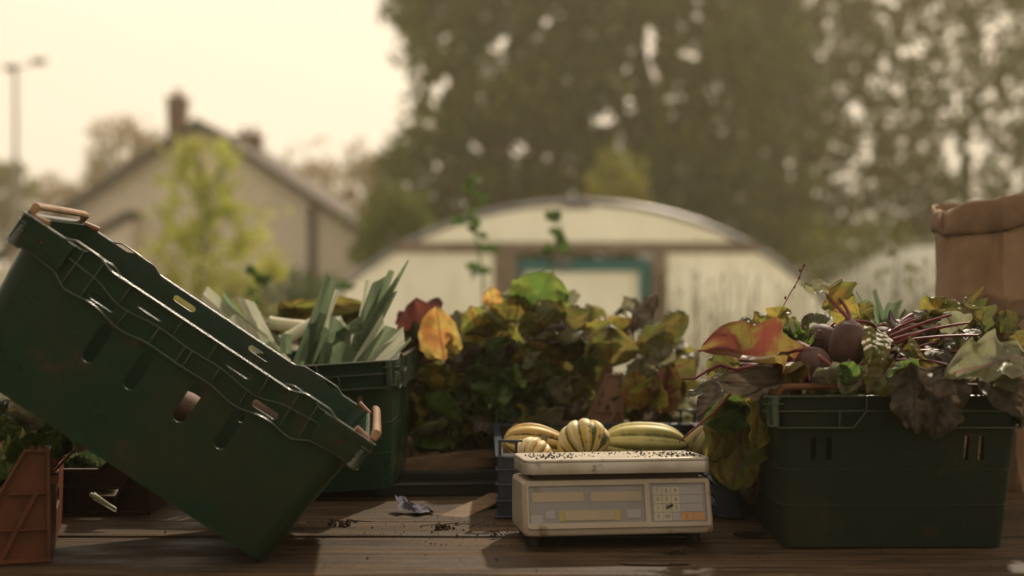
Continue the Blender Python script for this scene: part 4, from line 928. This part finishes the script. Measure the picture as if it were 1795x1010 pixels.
# ------------------------------------------------------------ bits on the table
rng = random.Random(9); cr = MB()
for _ in range(1900):
    y_ = rng.uniform(1.95, 2.75); x = rng.uniform(-.5, .5) * y_ / 2.1 * 1.3 + .05
    if rng.random() < .6: x = rng.gauss(-.02, .14); y_ = rng.gauss(2.34, .08)
    if 1.94 < y_ < 3: crumb(cr, Vector((x, y_, .0022)), min(.003, .00045 * math.exp(rng.gauss(0, .75))), rng)
tag(cr.build('soil_crumbs', M_soil, smooth=False), 'fine dark soil crumbs scattered over the table planks', 'crumbs', kind='stuff')
def clod(label, c, s, seed, name='soil_clod', mat=M_soil):
    rr = random.Random(seed); mb = MB()
    for k in range(16): crumb(mb, Vector((rr.gauss(0, s * .8), rr.gauss(0, s * .5), abs(rr.gauss(.003, .002)))), rr.uniform(.3, .6) * s, rr)
    for k in range(5): a = Vector((rr.gauss(0, s), rr.gauss(0, s * .5), .005)); mb.tube([a, a + Vector((rr.uniform(-1, 1) * s, .003, .004)), a + Vector((rr.uniform(-2, 2) * s, .003, .002))], .0008, 4)
    o = mb.build(name, mat, loc=c, smooth=False); tag(o, label, 'soil clod', 'soil clods on the table'); return o
def tab(px, py): D = F * H / (py - YH); return Vector(((px - 897.5) / F * D, D, .001))
clod('clod of earth and roots on the table in front of the scale', tab(1186, 974), .010, 1)
clod('greenish crumb clump on the table left of the blue tray', tab(868, 944), .005, 2)
clod('scatter of dark earth on the table between wrapper and blue tray', tab(780, 930), .012, 4)
clod('earth lump in the dark beside the tipped crate corner', tab(600, 925), .012, 6)
# wet patch by the right crate
def puddle(c, rx, ry, seed, label):
    mb = MB(); n = 40; vs = [(0, 0, .0012)]
    for k in range(n): a = 2 * math.pi * k / n; r = 1 + .45 * noise.noise(Vector((math.cos(a) * 1.6, math.sin(a) * 1.6, seed))); vs.append((rx * r * math.cos(a), ry * r * math.sin(a), .0012))
    mb.add(vs, [(0, k + 1, (k + 1) % n + 1) for k in range(n)]); o = mb.build('puddle', M_water, loc=c); tag(o, label, 'puddle'); o.location.z = .0018
puddle(tab(1316, 940), .026, .020, 2, 'wet patch glinting on the table beside the left foot of the right green crate')
puddle(tab(1290, 912), .018, .012, 5, 'smaller wet patch on the table between the blue tray and the right green crate')
puddle(tab(1150, 992), .05, .012, 7, 'long thin wet patch on the table in front of the scale')
# ------------------------------------------------------------ paper sack
def sack():
    c = P(1800, 882, 2.82); c.z = 0.001; root = thing('paper_sack', 'brown kraft paper sack with a rolled down top at the right edge', 'paper sack', c)
    nu, nv = 220, 60; hw, hd, ht = .168, .11, .562; vs = []; fs = []
    def sec(t, th, grow=1.0):
        n_ = 9.0; c_, s_ = math.cos(th), math.sin(th); k = (abs(c_) ** n_ + abs(s_) ** n_) ** (-1 / n_)
        x, y_ = hw * k * c_ * grow, hd * k * s_ * grow
        v1 = Vector((x * 9, y_ * 9, t * 1.8)); v2 = Vector((x * 26, y_ * 26, t * 7))
        w_ = .016 * noise.noise(v1) + .007 * noise.noise(v2) + .010 * abs(noise.noise(Vector((x * 16, y_ * 16, t * 2.0 + x * 5)))) - .006 * abs(noise.noise(Vector((x * 30 + t * 6, y_ * 20, t * 5))))
        fx = [-.175, -.148, -.106, -.080, -.01, .035, .09, .17]; fy = [.030, 0, .022, -.004, .018, -.002, .018, 0]
        xs2 = x + .03 * (t - .5) * noise.noise(Vector((x * 8, 2, t * 2))) + (.05 * (t - .6) if x > -.09 else .012 * math.sin(4 * t))
        fold = float(np.interp(xs2, fx, fy)) * 1.15 * (.6 + .6 * math.sin(math.pi * min(1, t + .12))) + .022 * abs(noise.noise(Vector((x * 7 + t * 4, t * 5 - x * 5, 1.5)))) 
        w_ *= .35; return x * (1 + w_ * 5), y_ * (1 + w_ * 6) - (fold if y_ > 0 else -fold)
    def topz(th): return ht + .028 * math.cos(th) + .004 * math.sin(3 * th)
    for j in range(nv + 1):
        t = j / nv
        for i in range(nu):
            th = 2 * math.pi * i / nu; x, y_ = sec(t, th, 1 - .03 * math.sin(math.pi * t)); vs.append((x, y_, t * (topz(th) - .03)))
    for j in range(nv):
        for i in range(nu): fs.append((j * nu + i, j * nu + (i + 1) % nu, (j + 1) * nu + (i + 1) % nu, (j + 1) * nu + i))
    fs.append(tuple(range(nu))[::-1]); MB().add(vs, fs).build('bag', M_paper, root, sharp=24)
    # rolled cuff
    vs = []; fs = []; nr = 18
    for k in range(nr):
        ph = -2.4 + 2 * math.pi * 1.15 * k / (nr - 1)
        for i in range(nu):
            th = 2 * math.pi * i / nu; x, y_ = sec(.95, th); d = Vector((x, y_, 0)).normalized(); fat = 1 + .6 * noise.noise(Vector((x * 14, y_ * 14, 3)))
            wr = .022 * abs(noise.noise(Vector((x * 22 + ph * 1.5, y_ * 22, ph * .9)))) - .004 + .003 * noise.noise(Vector((x * 110, y_ * 110, ph * 2)))
            a_, b_ = .0065 * fat + wr * .5, .027 * fat + wr * .4; o2 = d * (.004 + a_ * math.cos(ph))
            vs.append((x + o2.x, y_ + o2.y, topz(th) - .018 + b_ * math.sin(ph)))
    for k in range(nr - 1):
        for i in range(nu): fs.append((k * nu + i, k * nu + (i + 1) % nu, (k + 1) * nu + (i + 1) % nu, (k + 1) * nu + i))
    MB().add(vs, fs).build('rolled_cuff', M_paper, root, sharp=180)
sack()
# ------------------------------------------------------------ polytunnel
def tunnel(label, cx, y0, a, b, ln, door=True):
    zb = gz(y0) - .05; root = thing('polytunnel', label, 'polytunnel', (cx, y0, zb), group='polytunnels'); n = 40; mb = MB(); vs = []; ny = 8; 
    for j in range(ny + 1):
        for i in range(n + 1):
            th = math.pi * i / n; sag = 1 - .008 * math.sin(j * math.pi) ; vs.append((a * math.cos(th), ln * j / ny, b * math.sin(th)))
    mb.add(vs, [(j * (n + 1) + i, j * (n + 1) + i + 1, (j + 1) * (n + 1) + i + 1, (j + 1) * (n + 1) + i) for j in range(ny) for i in range(n)]); mb.build('cover', M_film, root)
    for j in range(0, ny + 1, 1):
        h = MB(); h.tube([(a * .992 * math.cos(math.pi * i / n), ln * j / ny + (-.03 if j == 0 else 0), b * .992 * math.sin(math.pi * i / n)) for i in range(n + 1)], .030 if j == 0 else .018, 8); h.build('hoop', M_steel, root)
    def xin(z): return a * math.sqrt(max(0, 1 - (z / b) ** 2))
    # end wall
    zl = .57 - zb; dz = .10
    def endpoly(x0, x1, z0, full): 
        pts = []; k = 24
        for i in range(k + 1):
            x = x0 + (x1 - x0) * i / k; pts.append((x, b * math.sqrt(max(0, 1 - (x / a) ** 2))))
        return [(x0, z0)] + pts + [(x1, z0)]
    if door:
        xd0, xd1 = (865 - 1010) / 196.3, (1168 - 1010) / 196.3
        xt = xin(zl) - .01
        w_ = MB()
        for ol in ([(-xt, zl + .05)] + [(x, b * .995 * math.sqrt(1 - (x / a) ** 2)) for x in np.linspace(-xt, xt, 40)] + [(xt, zl + .05)],
                   [(-a * .998, 0.02)] + [(x, min(b * .995 * math.sqrt(max(0, 1 - (x / a) ** 2)), zl - .05)) for x in np.linspace(-a * .995, xd0, 30)] + [(xd0, .02)],
                   [(xd1, .02)] + [(x, min(b * .995 * math.sqrt(max(0, 1 - (x / a) ** 2)), zl - .05)) for x in np.linspace(xd1, a * .995, 30)] + [(a * .998, 0.02)]):
            vs, fs = poly2d([ol], .01); w_.add([(p[0], .02 - p[2], p[1]) for p in vs], fs)
        w_.build('end_wall', M_film, root)
        MB().box((0, -.03, zl), (2 * xt, .07, dz)).build('lintel', M_timber, root, bevel=.005)
        for x0, x1 in ((865, 905), (1142, 1168)):
            x0 = (x0 - 1010) / 196.3; x1 = (x1 - 1010) / 196.3; MB().box(((x0 + x1) / 2, -.035, zl / 2 - .03), (x1 - x0, .09, zl - .045)).build('door_post', M_timber, root, bevel=.005)
        dd = MB(); x0, x1 = (908 - 1010) / 196.3, (1139 - 1010) / 196.3; zt = .44 + (460 - 455) / 196.3 - zb
        dd.box(((x0 + x1) / 2, -.03, zt - .05), (x1 - x0, .05, .10)); dd.box((x0 + .025, -.03, zt / 2 - .05), (.05, .05, zt - .102)); dd.box((x1 - .05, -.03, zt / 2 - .05), (.10, .05, zt - .102)); dd.box(((x0 + x1) / 2, -.03, .9), (x1 - x0 - .152, .045, .09)); do = dd.build('door', M_teal, root)
        MB().box(((x0 + x1) / 2 - .02, -.02, zt / 2 - .05), (x1 - x0 - .15, .012, zt - .11)).build('door_panel', M_film, do)
        hb = MB(); blob(hb, ((985 - 1010) / 196.3, -.09, zt - .02), (.10, .03, .03)); hb.build('door_latch', M_steel, do)
        ap = MB(); ap.box((0, -.05, b - .03), (.26, .05, .10)); ap.build('apex_bracket', M_steel, root, bevel=.01)
    else:
        vs, fs = poly2d([[(a * .995 * math.cos(math.pi * i / n), b * .995 * math.sin(math.pi * i / n)) for i in range(n + 1)]], .01); MB().add([(p[0], .01 - p[2], p[1]) for p in vs], fs).build('end_wall', M_film, root)
    return root
tunnel('pale curved polytunnel with a teal framed door behind the leaf heap', .575, 12.7, 2.92, 2.50, 12)
tunnel('second polytunnel whose shoulder shows beside the paper sack', 7.05, 17.5, 2.9, 2.52, 10, False)
# ------------------------------------------------------------ house
def house():
    zb = gz(36); root = thing('gabled_house', 'cream rendered gabled house with red brick chimneys in the left background', 'house', (-7.9, 36, zb)); ap = 4.05 - zb; e_ = ap - 5.4 * .66
    k = .66; hwL = 4.9; hwR = 4.35
    w_ = MB(); ol = [(-hwL, 0), (hwR, 0), (hwR, ap - hwR * k - .15), (0, ap - .15), (-hwL, ap - hwL * k - .15)]
    vs, fs = poly2d([ol], 9); w_.add([(p[0], p[2], p[1]) for p in vs], fs); w_.build('wall', M_render, root)
    for s_, hw_ in ((-1, hwL), (1, hwR)):
        r_ = MB(); vs, fs = poly2d([[(0, ap), (s_ * (hw_ + .3), ap - (hw_ + .3) * k), (s_ * (hw_ + .3), ap - (hw_ + .3) * k - .17), (0, ap - .17)]], 9.6); r_.add([(p[0], p[2] - .3, p[1]) for p in vs], fs); ro = r_.build('roof', M_roof, root)
        bg_ = MB(); vs, fs = poly2d([[(0, ap + .02), (s_ * (hw_ + .32), ap - (hw_ + .32) * k + .02), (s_ * (hw_ + .32), ap - (hw_ + .32) * k - .2), (0, ap - .2)]], .06); bg_.add([(p[0], p[2] - .37, p[1]) for p in vs], fs); bg_.build('bargeboard', M_pipe, ro)
    for (px, w2, zt, yy, npot) in ((313, .42, 172, 1.5, 1), (438, .66, 238, 4.5, 2)):
        D = 36 + yy; x = (px - 897.5) / F * D + 7.9; zt_ = .44 + (460 - zt) / F * D - zb
        c_ = MB(); c_.box((x, yy, zt_ - .9), (w2, .6, 1.8)); c_.box((x, yy, zt_ - .05), (w2 + .1, .7, .1)); c_.box((x, yy, zt_ - .32), (w2 + .06, .66, .07)); co = c_.build('chimney', M_brick, root)
        for i in range(npot): MB().tube([(x + (i - (npot - 1) / 2) * .3, yy, zt_), (x + (i - (npot - 1) / 2) * .3, yy, zt_ + .22)], [.11, .09], 10).build('chimney_pot', M_pot, co)
    x = (547 - 897.5) / 69.25 + 7.9; MB().tube([(x, -.10, 0), (x, -.10, ap - abs(x) * k - .3)], .10, 8).build('drainpipe', M_pipe, root)
    # lean-to on the front left
    l_ = MB(); x0, x1 = (120 - 897.5) / 67 + 7.9, (258 - 897.5) / 67 + 7.9; zt_ = .44 + (460 - 385) / 67 - zb
    vs, fs = poly2d([[(x0, 0), (x1 + .2, 0), (x1 + .2, zt_ - .1), (x0, zt_ - (x1 - x0) * .6)]], 1.2); l_.add([(p[0], p[2] - 1.22, p[1]) for p in vs], fs); l_.build('lean_to_wall', M_render, root)
    l2 = MB(); vs, fs = poly2d([[(x0 - .2, zt_ - (x1 - x0 + .2) * .6), (x1 + .2, zt_), (x1 + .2, zt_ + .16), (x0 - .2, zt_ - (x1 - x0 + .2) * .6 + .16)]], 1.4); l2.add([(p[0], p[2] - 1.42, p[1]) for p in vs], fs); l2.build('lean_to_roof', M_roof, root)
    g_ = MB(); g_.box(((480 - 897.5) / 69.25 + 7.9, -.02, 1.3), (.9, .05, 1.1)); g_.build('window', M_pipe, root)
house()
# lamp mast
def mast():
    D = 55; b_ = P(28, 340, D); zb = gz(D); root = thing('lamp_mast', 'tall thin lamp mast with two lamp heads at the far left', 'lamp post', (b_.x, D, zb)); zt = P(28, 120, D).z - zb
    MB().tube([(0, 0, 0), (0, 0, zt)], [.13, .08], 8).build('pole', M_steel, root); MB().tube([(-.25, 0, zt - .02), (.75, 0, zt + .16)], .04, 6).build('arm', M_steel, root)
    for x, z in ((-.15, zt + .02), (.93, zt + .26)): MB().box((x, 0, z), (.5, .35, .22), 0).build('lamp_head', M_pipe, root, bevel=.04)
mast()
# ------------------------------------------------------------ trees
def quads(pts, size, rgn, up=0.0):
    n = len(pts); d = rgn.normal(size=(n, 3)); d[:, 2] -= up; d /= np.linalg.norm(d, axis=1)[:, None]; e_ = np.cross(d, rgn.normal(size=(n, 3))); e_ /= np.linalg.norm(e_, axis=1)[:, None]
    s_ = size * rgn.uniform(.6, 1.4, n)[:, None]; a = pts - d * s_ * .5; c_ = pts + d * s_ * .5; nn = np.cross(d, e_) * s_ * .08
    V = np.stack([a, pts + e_ * s_ * .24 + nn, c_, pts - e_ * s_ * .24 + nn], 1).reshape(-1, 3); return V
def leafmesh(name, V, mat, parent):
    me = bpy.data.meshes.new(name); n = len(V) // 4; me.vertices.add(len(V)); me.vertices.foreach_set('co', V.astype(np.float32).ravel()); me.loops.add(len(V)); me.loops.foreach_set('vertex_index', np.arange(len(V), dtype=np.int32))
    me.polygons.add(n); me.polygons.foreach_set('loop_start', np.arange(0, len(V), 4, dtype=np.int32)); me.polygons.foreach_set('loop_total', np.full(n, 4, dtype=np.int32)); me.materials.append(mat); me.update(calc_edges=True); me.validate()
    o = bpy.data.objects.new(name, me); C.objects.link(o); o.parent = parent; return o
def limb(mb, a, b, r0, r1, rg_, n=7, wob=.3):
    a = Vector(a); b = Vector(b); ln = (b - a).length; pts = []
    for k in range(n + 1):
        t = k / n; p = a.lerp(b, t) + Vector((rg_.uniform(-1, 1), rg_.uniform(-1, 1), rg_.uniform(-.4, .4))) * wob * ln * .08 * math.sin(math.pi * t); pts.append(p)
    mb.tube(pts, [r0 + (r1 - r0) * k / n for k in range(n + 1)], 8)
edge = [(-400, 560), (-200, 640), (0, 692), (60, 708), (130, 728), (200, 718), (240, 700), (280, 662), (340, 652), (380, 640), (430, 632), (600, 630)]
GAPS = [(1140, 130, 75, 65, .12), (1300, 20, 40, 45, .2), (1590, 20, 70, 60, .15), (1420, 170, 50, 60, .35), (1500, 200, 60, 60, .25), (1680, 60, 60, 80, .25), (1560, 260, 120, 60, .45), (1720, 250, 80, 100, .2),
        (1480, 320, 60, 60, .4), (1620, 350, 80, 70, .45), (1750, 130, 50, 60, .2), (1080, 210, 50, 70, .3), (960, 30, 50, 40, .5), (1020, 200, 40, 60, .6), (930, 330, 60, 30, .75), (760, 200, 40, 60, .25), (770, 130, 30, 60, .3), (720, 270, 50, 40, .3), (1070, 330, 40, 40, .6), (1240, 120, 60, 60, .5), (860, 260, 60, 60, .7), (1360, 300, 40, 60, .5), (1300, 230, 40, 50, .6), (1200, 60, 60, 30, .5), (690, 320, 50, 50, .35), (1740, 330, 90, 60, .3)]
def crown_points(n, x0, x1, D0, D1, seed, leftedge=True, rightedge=None, ymin=-330, ymax=560):
    r = np.random.RandomState(seed); out = []
    while len(out) < n:
        px = r.uniform(x0, x1); py = r.uniform(ymin, ymax); D = r.uniform(D0, D1)
        w_ = 42 * noise.noise(Vector((py * .017, D * .7, seed))) + 13 * r.normal() + 22 * noise.noise(Vector((py * .07, D * 2, seed)))
        if leftedge and px < np.interp(py, [e[0] for e in edge], [e[1] for e in edge]) + w_ + abs(D - (D0 + D1) / 2) * 6: continue
        if rightedge and px > rightedge + w_ * 3: continue
        keep = 1.0; n2 = noise.noise(Vector((px * .032, py * .017, seed))) * .8 + .8 * noise.noise(Vector((px * .085, py * .085, seed + 5)))
        for (gx, gy, rx, ry, s_) in GAPS:
            d = ((px - gx) / rx) ** 2 + ((py - gy) / ry) ** 2
            if d < 2.2 and r.uniform() > .12 and n2 > (-.06 + s_ * .9) + .22 * d: keep = 0; break
        if n2 > .66 and r.uniform() > .25: keep = 0
        if not keep: continue
        p = at(px, py, D)
        if noise.noise(Vector((p.x * .9, p.y * .9, p.z * .9))) < -.22: continue
        if p.z < gz(D): continue
        out.append(p)
    return np.array([tuple(p) for p in out])
def bigtree(label, base, D0, D1, x0, x1, n, size, mat, seed, limbs, **kw):
    root = thing('broadleaf_tree', label, 'tree', (base[0], base[1], gz(base[1])), group='large trees behind the tunnel')
    pts = crown_points(n, x0, x1, D0, D1, seed, **kw) - np.array(root.location); leafmesh('crown', quads(pts, size, np.random.RandomState(seed), .4), mat, root)
    rr = random.Random(seed); mb = MB()
    for (a, b, r0, r1) in limbs: limb(mb, P(*a) - root.location, P(*b) - root.location, r0, r1, rr)
    mb.build('trunk', M_bark, root); return root
bigtree('huge dark willow rising behind the polytunnel', (3.2, 33), 30, 36, 560, 1450, 52000, .30, M_tree, 3, [((1180, 700, 33), (1150, 250, 33), .35, .2), ((1150, 260, 33), (1090, -50, 33), .2, .08), ((1160, 330, 33), (1000, 60, 32.5), .16, .05), ((1150, 300, 33), (1320, -80, 33), .18, .08), ((1150, 420, 33), (960, 300, 32), .12, .04), ((1140, 380, 33), (860, 120, 33), .12, .04)], rightedge=1400)
bigtree('sparser tree with many sky gaps, right of the dark willow', (8.5, 37), 34, 39, 1330, 2350, 46000, .30, M_tree2, 8, [((1460, 700, 37), (1400, 150, 37), .3, .15), ((1400, 160, 37), (1350, -90, 37), .15, .06), ((1410, 300, 37), (1560, 60, 37), .14, .05), ((1700, 700, 36), (1690, 200, 36), .2, .08), ((1690, 240, 36), (1760, 40, 36), .1, .04), ((1440, 420, 37), (1650, 260, 37), .1, .04)], leftedge=False)
def simpletree(name, label, px, D, rx, rz, cyz, n, size, mat, seed, group, cols=None, gap=-.1, ground=True):
    b = P(px, 460, D); root = thing(name, label, 'tree' if name != 'bush' else 'bush', (b.x, D, gz(D)), group=group); r = np.random.RandomState(seed); out = []; cz = P(px, cyz, D).z - gz(D)
    while len(out) < n:
        u = r.normal(size=3); u /= np.linalg.norm(u); rad = r.uniform(.15, 1) ** .5 * (1 + .35 * noise.noise(Vector((u[0] * 2, u[1] * 2, u[2] * 2 + seed)))); p = Vector((u[0] * rx * rad, u[1] * rx * .8 * rad, cz + u[2] * rz * rad))
        if noise.noise(p * (1.6 / max(rx, .6)) * 1.5 + Vector((seed, 0, 0))) < gap: continue
        out.append(tuple(p))
    leafmesh('crown', quads(np.array(out), size, r), mat, root); mb = MB(); rr = random.Random(seed)
    limb(mb, (0, 0, 0), (0, 0, cz), rx * .06, rx * .03, rr)
    for k in range(7): a = rr.uniform(0, 6.28); limb(mb, (0, 0, cz - rz * rr.uniform(0, .7)), (math.cos(a) * rx * .7, math.sin(a) * rx * .6, cz + rz * rr.uniform(-.3, .7)), rx * .025, rx * .01, rr)
    mb.build('trunk', M_bark, root); return root
# sapling: stacked irregular clumps
def sapling():
    D = 15; b = P(365, 460, D); root = thing('sapling', 'slender young tree with yellow green leaves in front of the house', 'tree', (b.x, D, gz(D))); r = np.random.RandomState(4); out = []
    clumps = [(345, 265, 42, 34), (310, 300, 38, 38), (395, 275, 26, 30), (360, 330, 62, 42), (320, 370, 50, 40), (400, 380, 55, 45), (350, 430, 78, 42), (300, 440, 34, 34), (430, 420, 40, 40), (330, 490, 60, 40), (410, 490, 60, 44), (480, 470, 30, 30), (360, 560, 80, 60), (290, 520, 30, 40)]
    for (cx, cy, rx, ry) in clumps:
        for k in range(int(rx * ry * .30)):
            u = r.normal(size=2) * .52; p = P(cx + u[0] * rx, cy + u[1] * ry, D + r.normal() * rx * .0035)
            if noise.noise(p * 4.5) < -.04: continue
            out.append(tuple(p - root.location))
    leafmesh('crown', quads(np.array(out), .075, r), M_sapling, root); mb = MB(); rr = random.Random(4)
    limb(mb, (0, 0, 0), P(345, 250, D) - root.location, .035, .01, rr)
    for (cx, cy, rx, ry) in clumps: limb(mb, P(360, min(cy + 70, 640), D) - root.location, P(cx, cy, D) - root.location, .014, .005, rr)
    mb.build('trunk', M_bark, root)
sapling()
FT = 'hazy trees on the skyline'
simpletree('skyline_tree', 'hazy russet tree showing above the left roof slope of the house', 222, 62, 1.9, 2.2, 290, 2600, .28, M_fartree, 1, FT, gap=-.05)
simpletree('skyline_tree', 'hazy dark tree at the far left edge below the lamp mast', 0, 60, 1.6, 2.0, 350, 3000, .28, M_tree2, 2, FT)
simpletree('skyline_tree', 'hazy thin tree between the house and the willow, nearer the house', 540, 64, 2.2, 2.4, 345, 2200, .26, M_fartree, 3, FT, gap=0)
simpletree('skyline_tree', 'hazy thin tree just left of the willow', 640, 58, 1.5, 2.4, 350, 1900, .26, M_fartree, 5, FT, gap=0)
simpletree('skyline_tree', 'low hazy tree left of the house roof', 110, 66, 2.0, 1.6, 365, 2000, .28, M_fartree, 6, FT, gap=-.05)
simpletree('bush', 'dark bush beside the left shoulder of the polytunnel', 700, 20, .55, .8, 420, 2600, .10, M_tree, 7, 'bushes round the tunnel', gap=-.2)
simpletree('bush', 'bush between the two polytunnels', 1500, 24, 1.6, 1.5, 520, 3000, .14, M_tree2, 9, 'bushes round the tunnel', gap=-.2)
simpletree('bush', 'low bush in front of the house wall', 520, 22, 1.4, .8, 560, 3000, .12, M_weed, 12, 'bushes round the tunnel', gap=-.2)
simpletree('bush', 'yellowish bush rising just behind the top of the polytunnel', 1085, 27, .65, .8, 335, 900, .16, M_sapling, 14, 'bushes round the tunnel', gap=-.1)
# hedge far behind
r = np.random.RandomState(3); hp = []
for k in range(26000):
    x = r.uniform(-45, 45); y_ = 46 + r.uniform(-1, 1.5) + abs(x) * .1; h = 2.6 + .9 * noise.noise(Vector((x * .3, 0, 0))) + .5 * noise.noise(Vector((x * 1.1, 3, 0))); hp.append((x, y_, gz(y_) + r.uniform(0, 1) ** .7 * h))
tag(leafmesh('hedge', quads(np.array(hp), .32, r), M_tree2, None), 'long rough hedge across the far side of the field', 'hedge')
# tall weeds and grasses
def weed(label, pts, D, leaves, mat=M_weed, r=.004):
    b = P(pts[0][0], 460, D); root = thing('tall_weed', label, 'weed', (b.x, D, gz(D)), group='tall weeds behind the table'); rr = random.Random(int(pts[0][0])); o_ = root.location
    mb = MB(); pp = [Vector((0, 0, 0))] + [P(a, b_, D) - o_ for a, b_ in pts]; mb.tube(pp, [r * 1.6] + [r * (1 - .6 * k / len(pts)) for k in range(len(pts))], 6); mb.build('stem', M_dry if mat is M_dry else M_weed, root)
    lm = MB()
    for (x, y_, s_) in leaves:
        for k in range(3): a = P(x, y_, D) - o_; T = a + Vector((rr.uniform(-1, 1), rr.uniform(-.5, .5), rr.uniform(-.6, .8))).normalized() * s_ * D / F; leafgeo(lm, a, T, Vector((rr.uniform(-1, 1), -1, .5)), s_ * D / F * .6, rr, nu=2, nv=5)
    if leaves: lm.build('foliage', mat, root)
weed('tall leafy shoot left of the tunnel door', [(850, 600), (846, 480), (830, 400), (815, 340), (822, 305)], 5.2, [(842, 440, 34), (845, 478, 34), (820, 385, 32), (835, 410, 24), (818, 318, 30), (838, 345, 20)])
weed('leafy shoot in front of the tunnel lintel', [(940, 600), (955, 490), (970, 440), (985, 400), (978, 385)], 5.2, [(990, 415, 32), (975, 390, 28), (968, 440, 20)])
weed('small leafy shoot behind the leeks', [(450, 640), (455, 520), (448, 480)], 4.6, [(452, 480, 26), (458, 500, 28), (445, 520, 22)])
weed('small pale shoot by the left tunnel wall', [(610, 640), (605, 540), (600, 505)], 5.0, [(606, 508, 22)])
weed('thin yellowing shoot left of the paper sack', [(1560, 640), (1570, 480), (1575, 385)], 6, [(1575, 395, 16), (1568, 420, 15), (1560, 450, 15), (1548, 480, 16)], M_sapweed)
weed('tall thin shoot with pale leaves near the bag', [(1600, 640), (1605, 540), (1600, 470)], 6, [(1600, 470, 16), (1590, 500, 15)], M_sapweed)
rr = random.Random(6); gmb = MB()
for k in range(520):
    D = rr.uniform(5, 10.5); px = rr.uniform(1120, 1640) if k % 3 else rr.uniform(300, 1120); top = rr.gauss(520, 45) if px > 1120 else rr.gauss(600, 30)
    b = P(px, 460, D); b.z = gz(D); t = P(px + rr.gauss(0, 22), max(top, 420), D); mid = b.lerp(t, .6) + Vector((rr.gauss(0, .03), 0, 0)); gmb.tube([b, mid, t], [.004, .003, .0012], 3)
    if rr.random() < .3: blob(gmb, t, (.004, .004, .025), n=5)
for k in range(5000):
    D = rr.uniform(4.6, 12.2); x = rr.uniform(-.5, .5) * D * .9 + .05 * D; h = rr.uniform(.25, .62); b = Vector((x, D, gz(D))); t = b + Vector((rr.gauss(0, .1), rr.gauss(0, .1), h)); s_ = Vector((.008, 0, 0)); gmb.add([b - s_, b + s_, t], [(0, 1, 2)])
tag(gmb.build('tall_grass', M_dry, smooth=False), 'tall dry grass and seed stalks growing between the table and the tunnel', 'grass', kind='stuff')
# ------------------------------------------------------------ air
hz = MB(); hz.box((0, 50, 10), (300, 240, 32)); ho = hz.build('haze', None if False else M_grass, smooth=False); ho.data.materials.clear()
hm = bpy.data.materials.new('haze_air'); hm.use_nodes = True; t_ = hm.node_tree; t_.nodes.clear(); pv = t_.nodes.new('ShaderNodeVolumePrincipled'); oo = t_.nodes.new('ShaderNodeOutputMaterial'); t_.links.new(pv.outputs[0], oo.inputs[1])
pv.inputs['Color'].default_value = (1, .88, .62, 1); pv.inputs['Density'].default_value = .0029; pv.inputs['Anisotropy'].default_value = .5
ho.data.materials.append(hm); tag(ho, 'warm thin haze filling the air over the field', 'haze', kind='stuff')
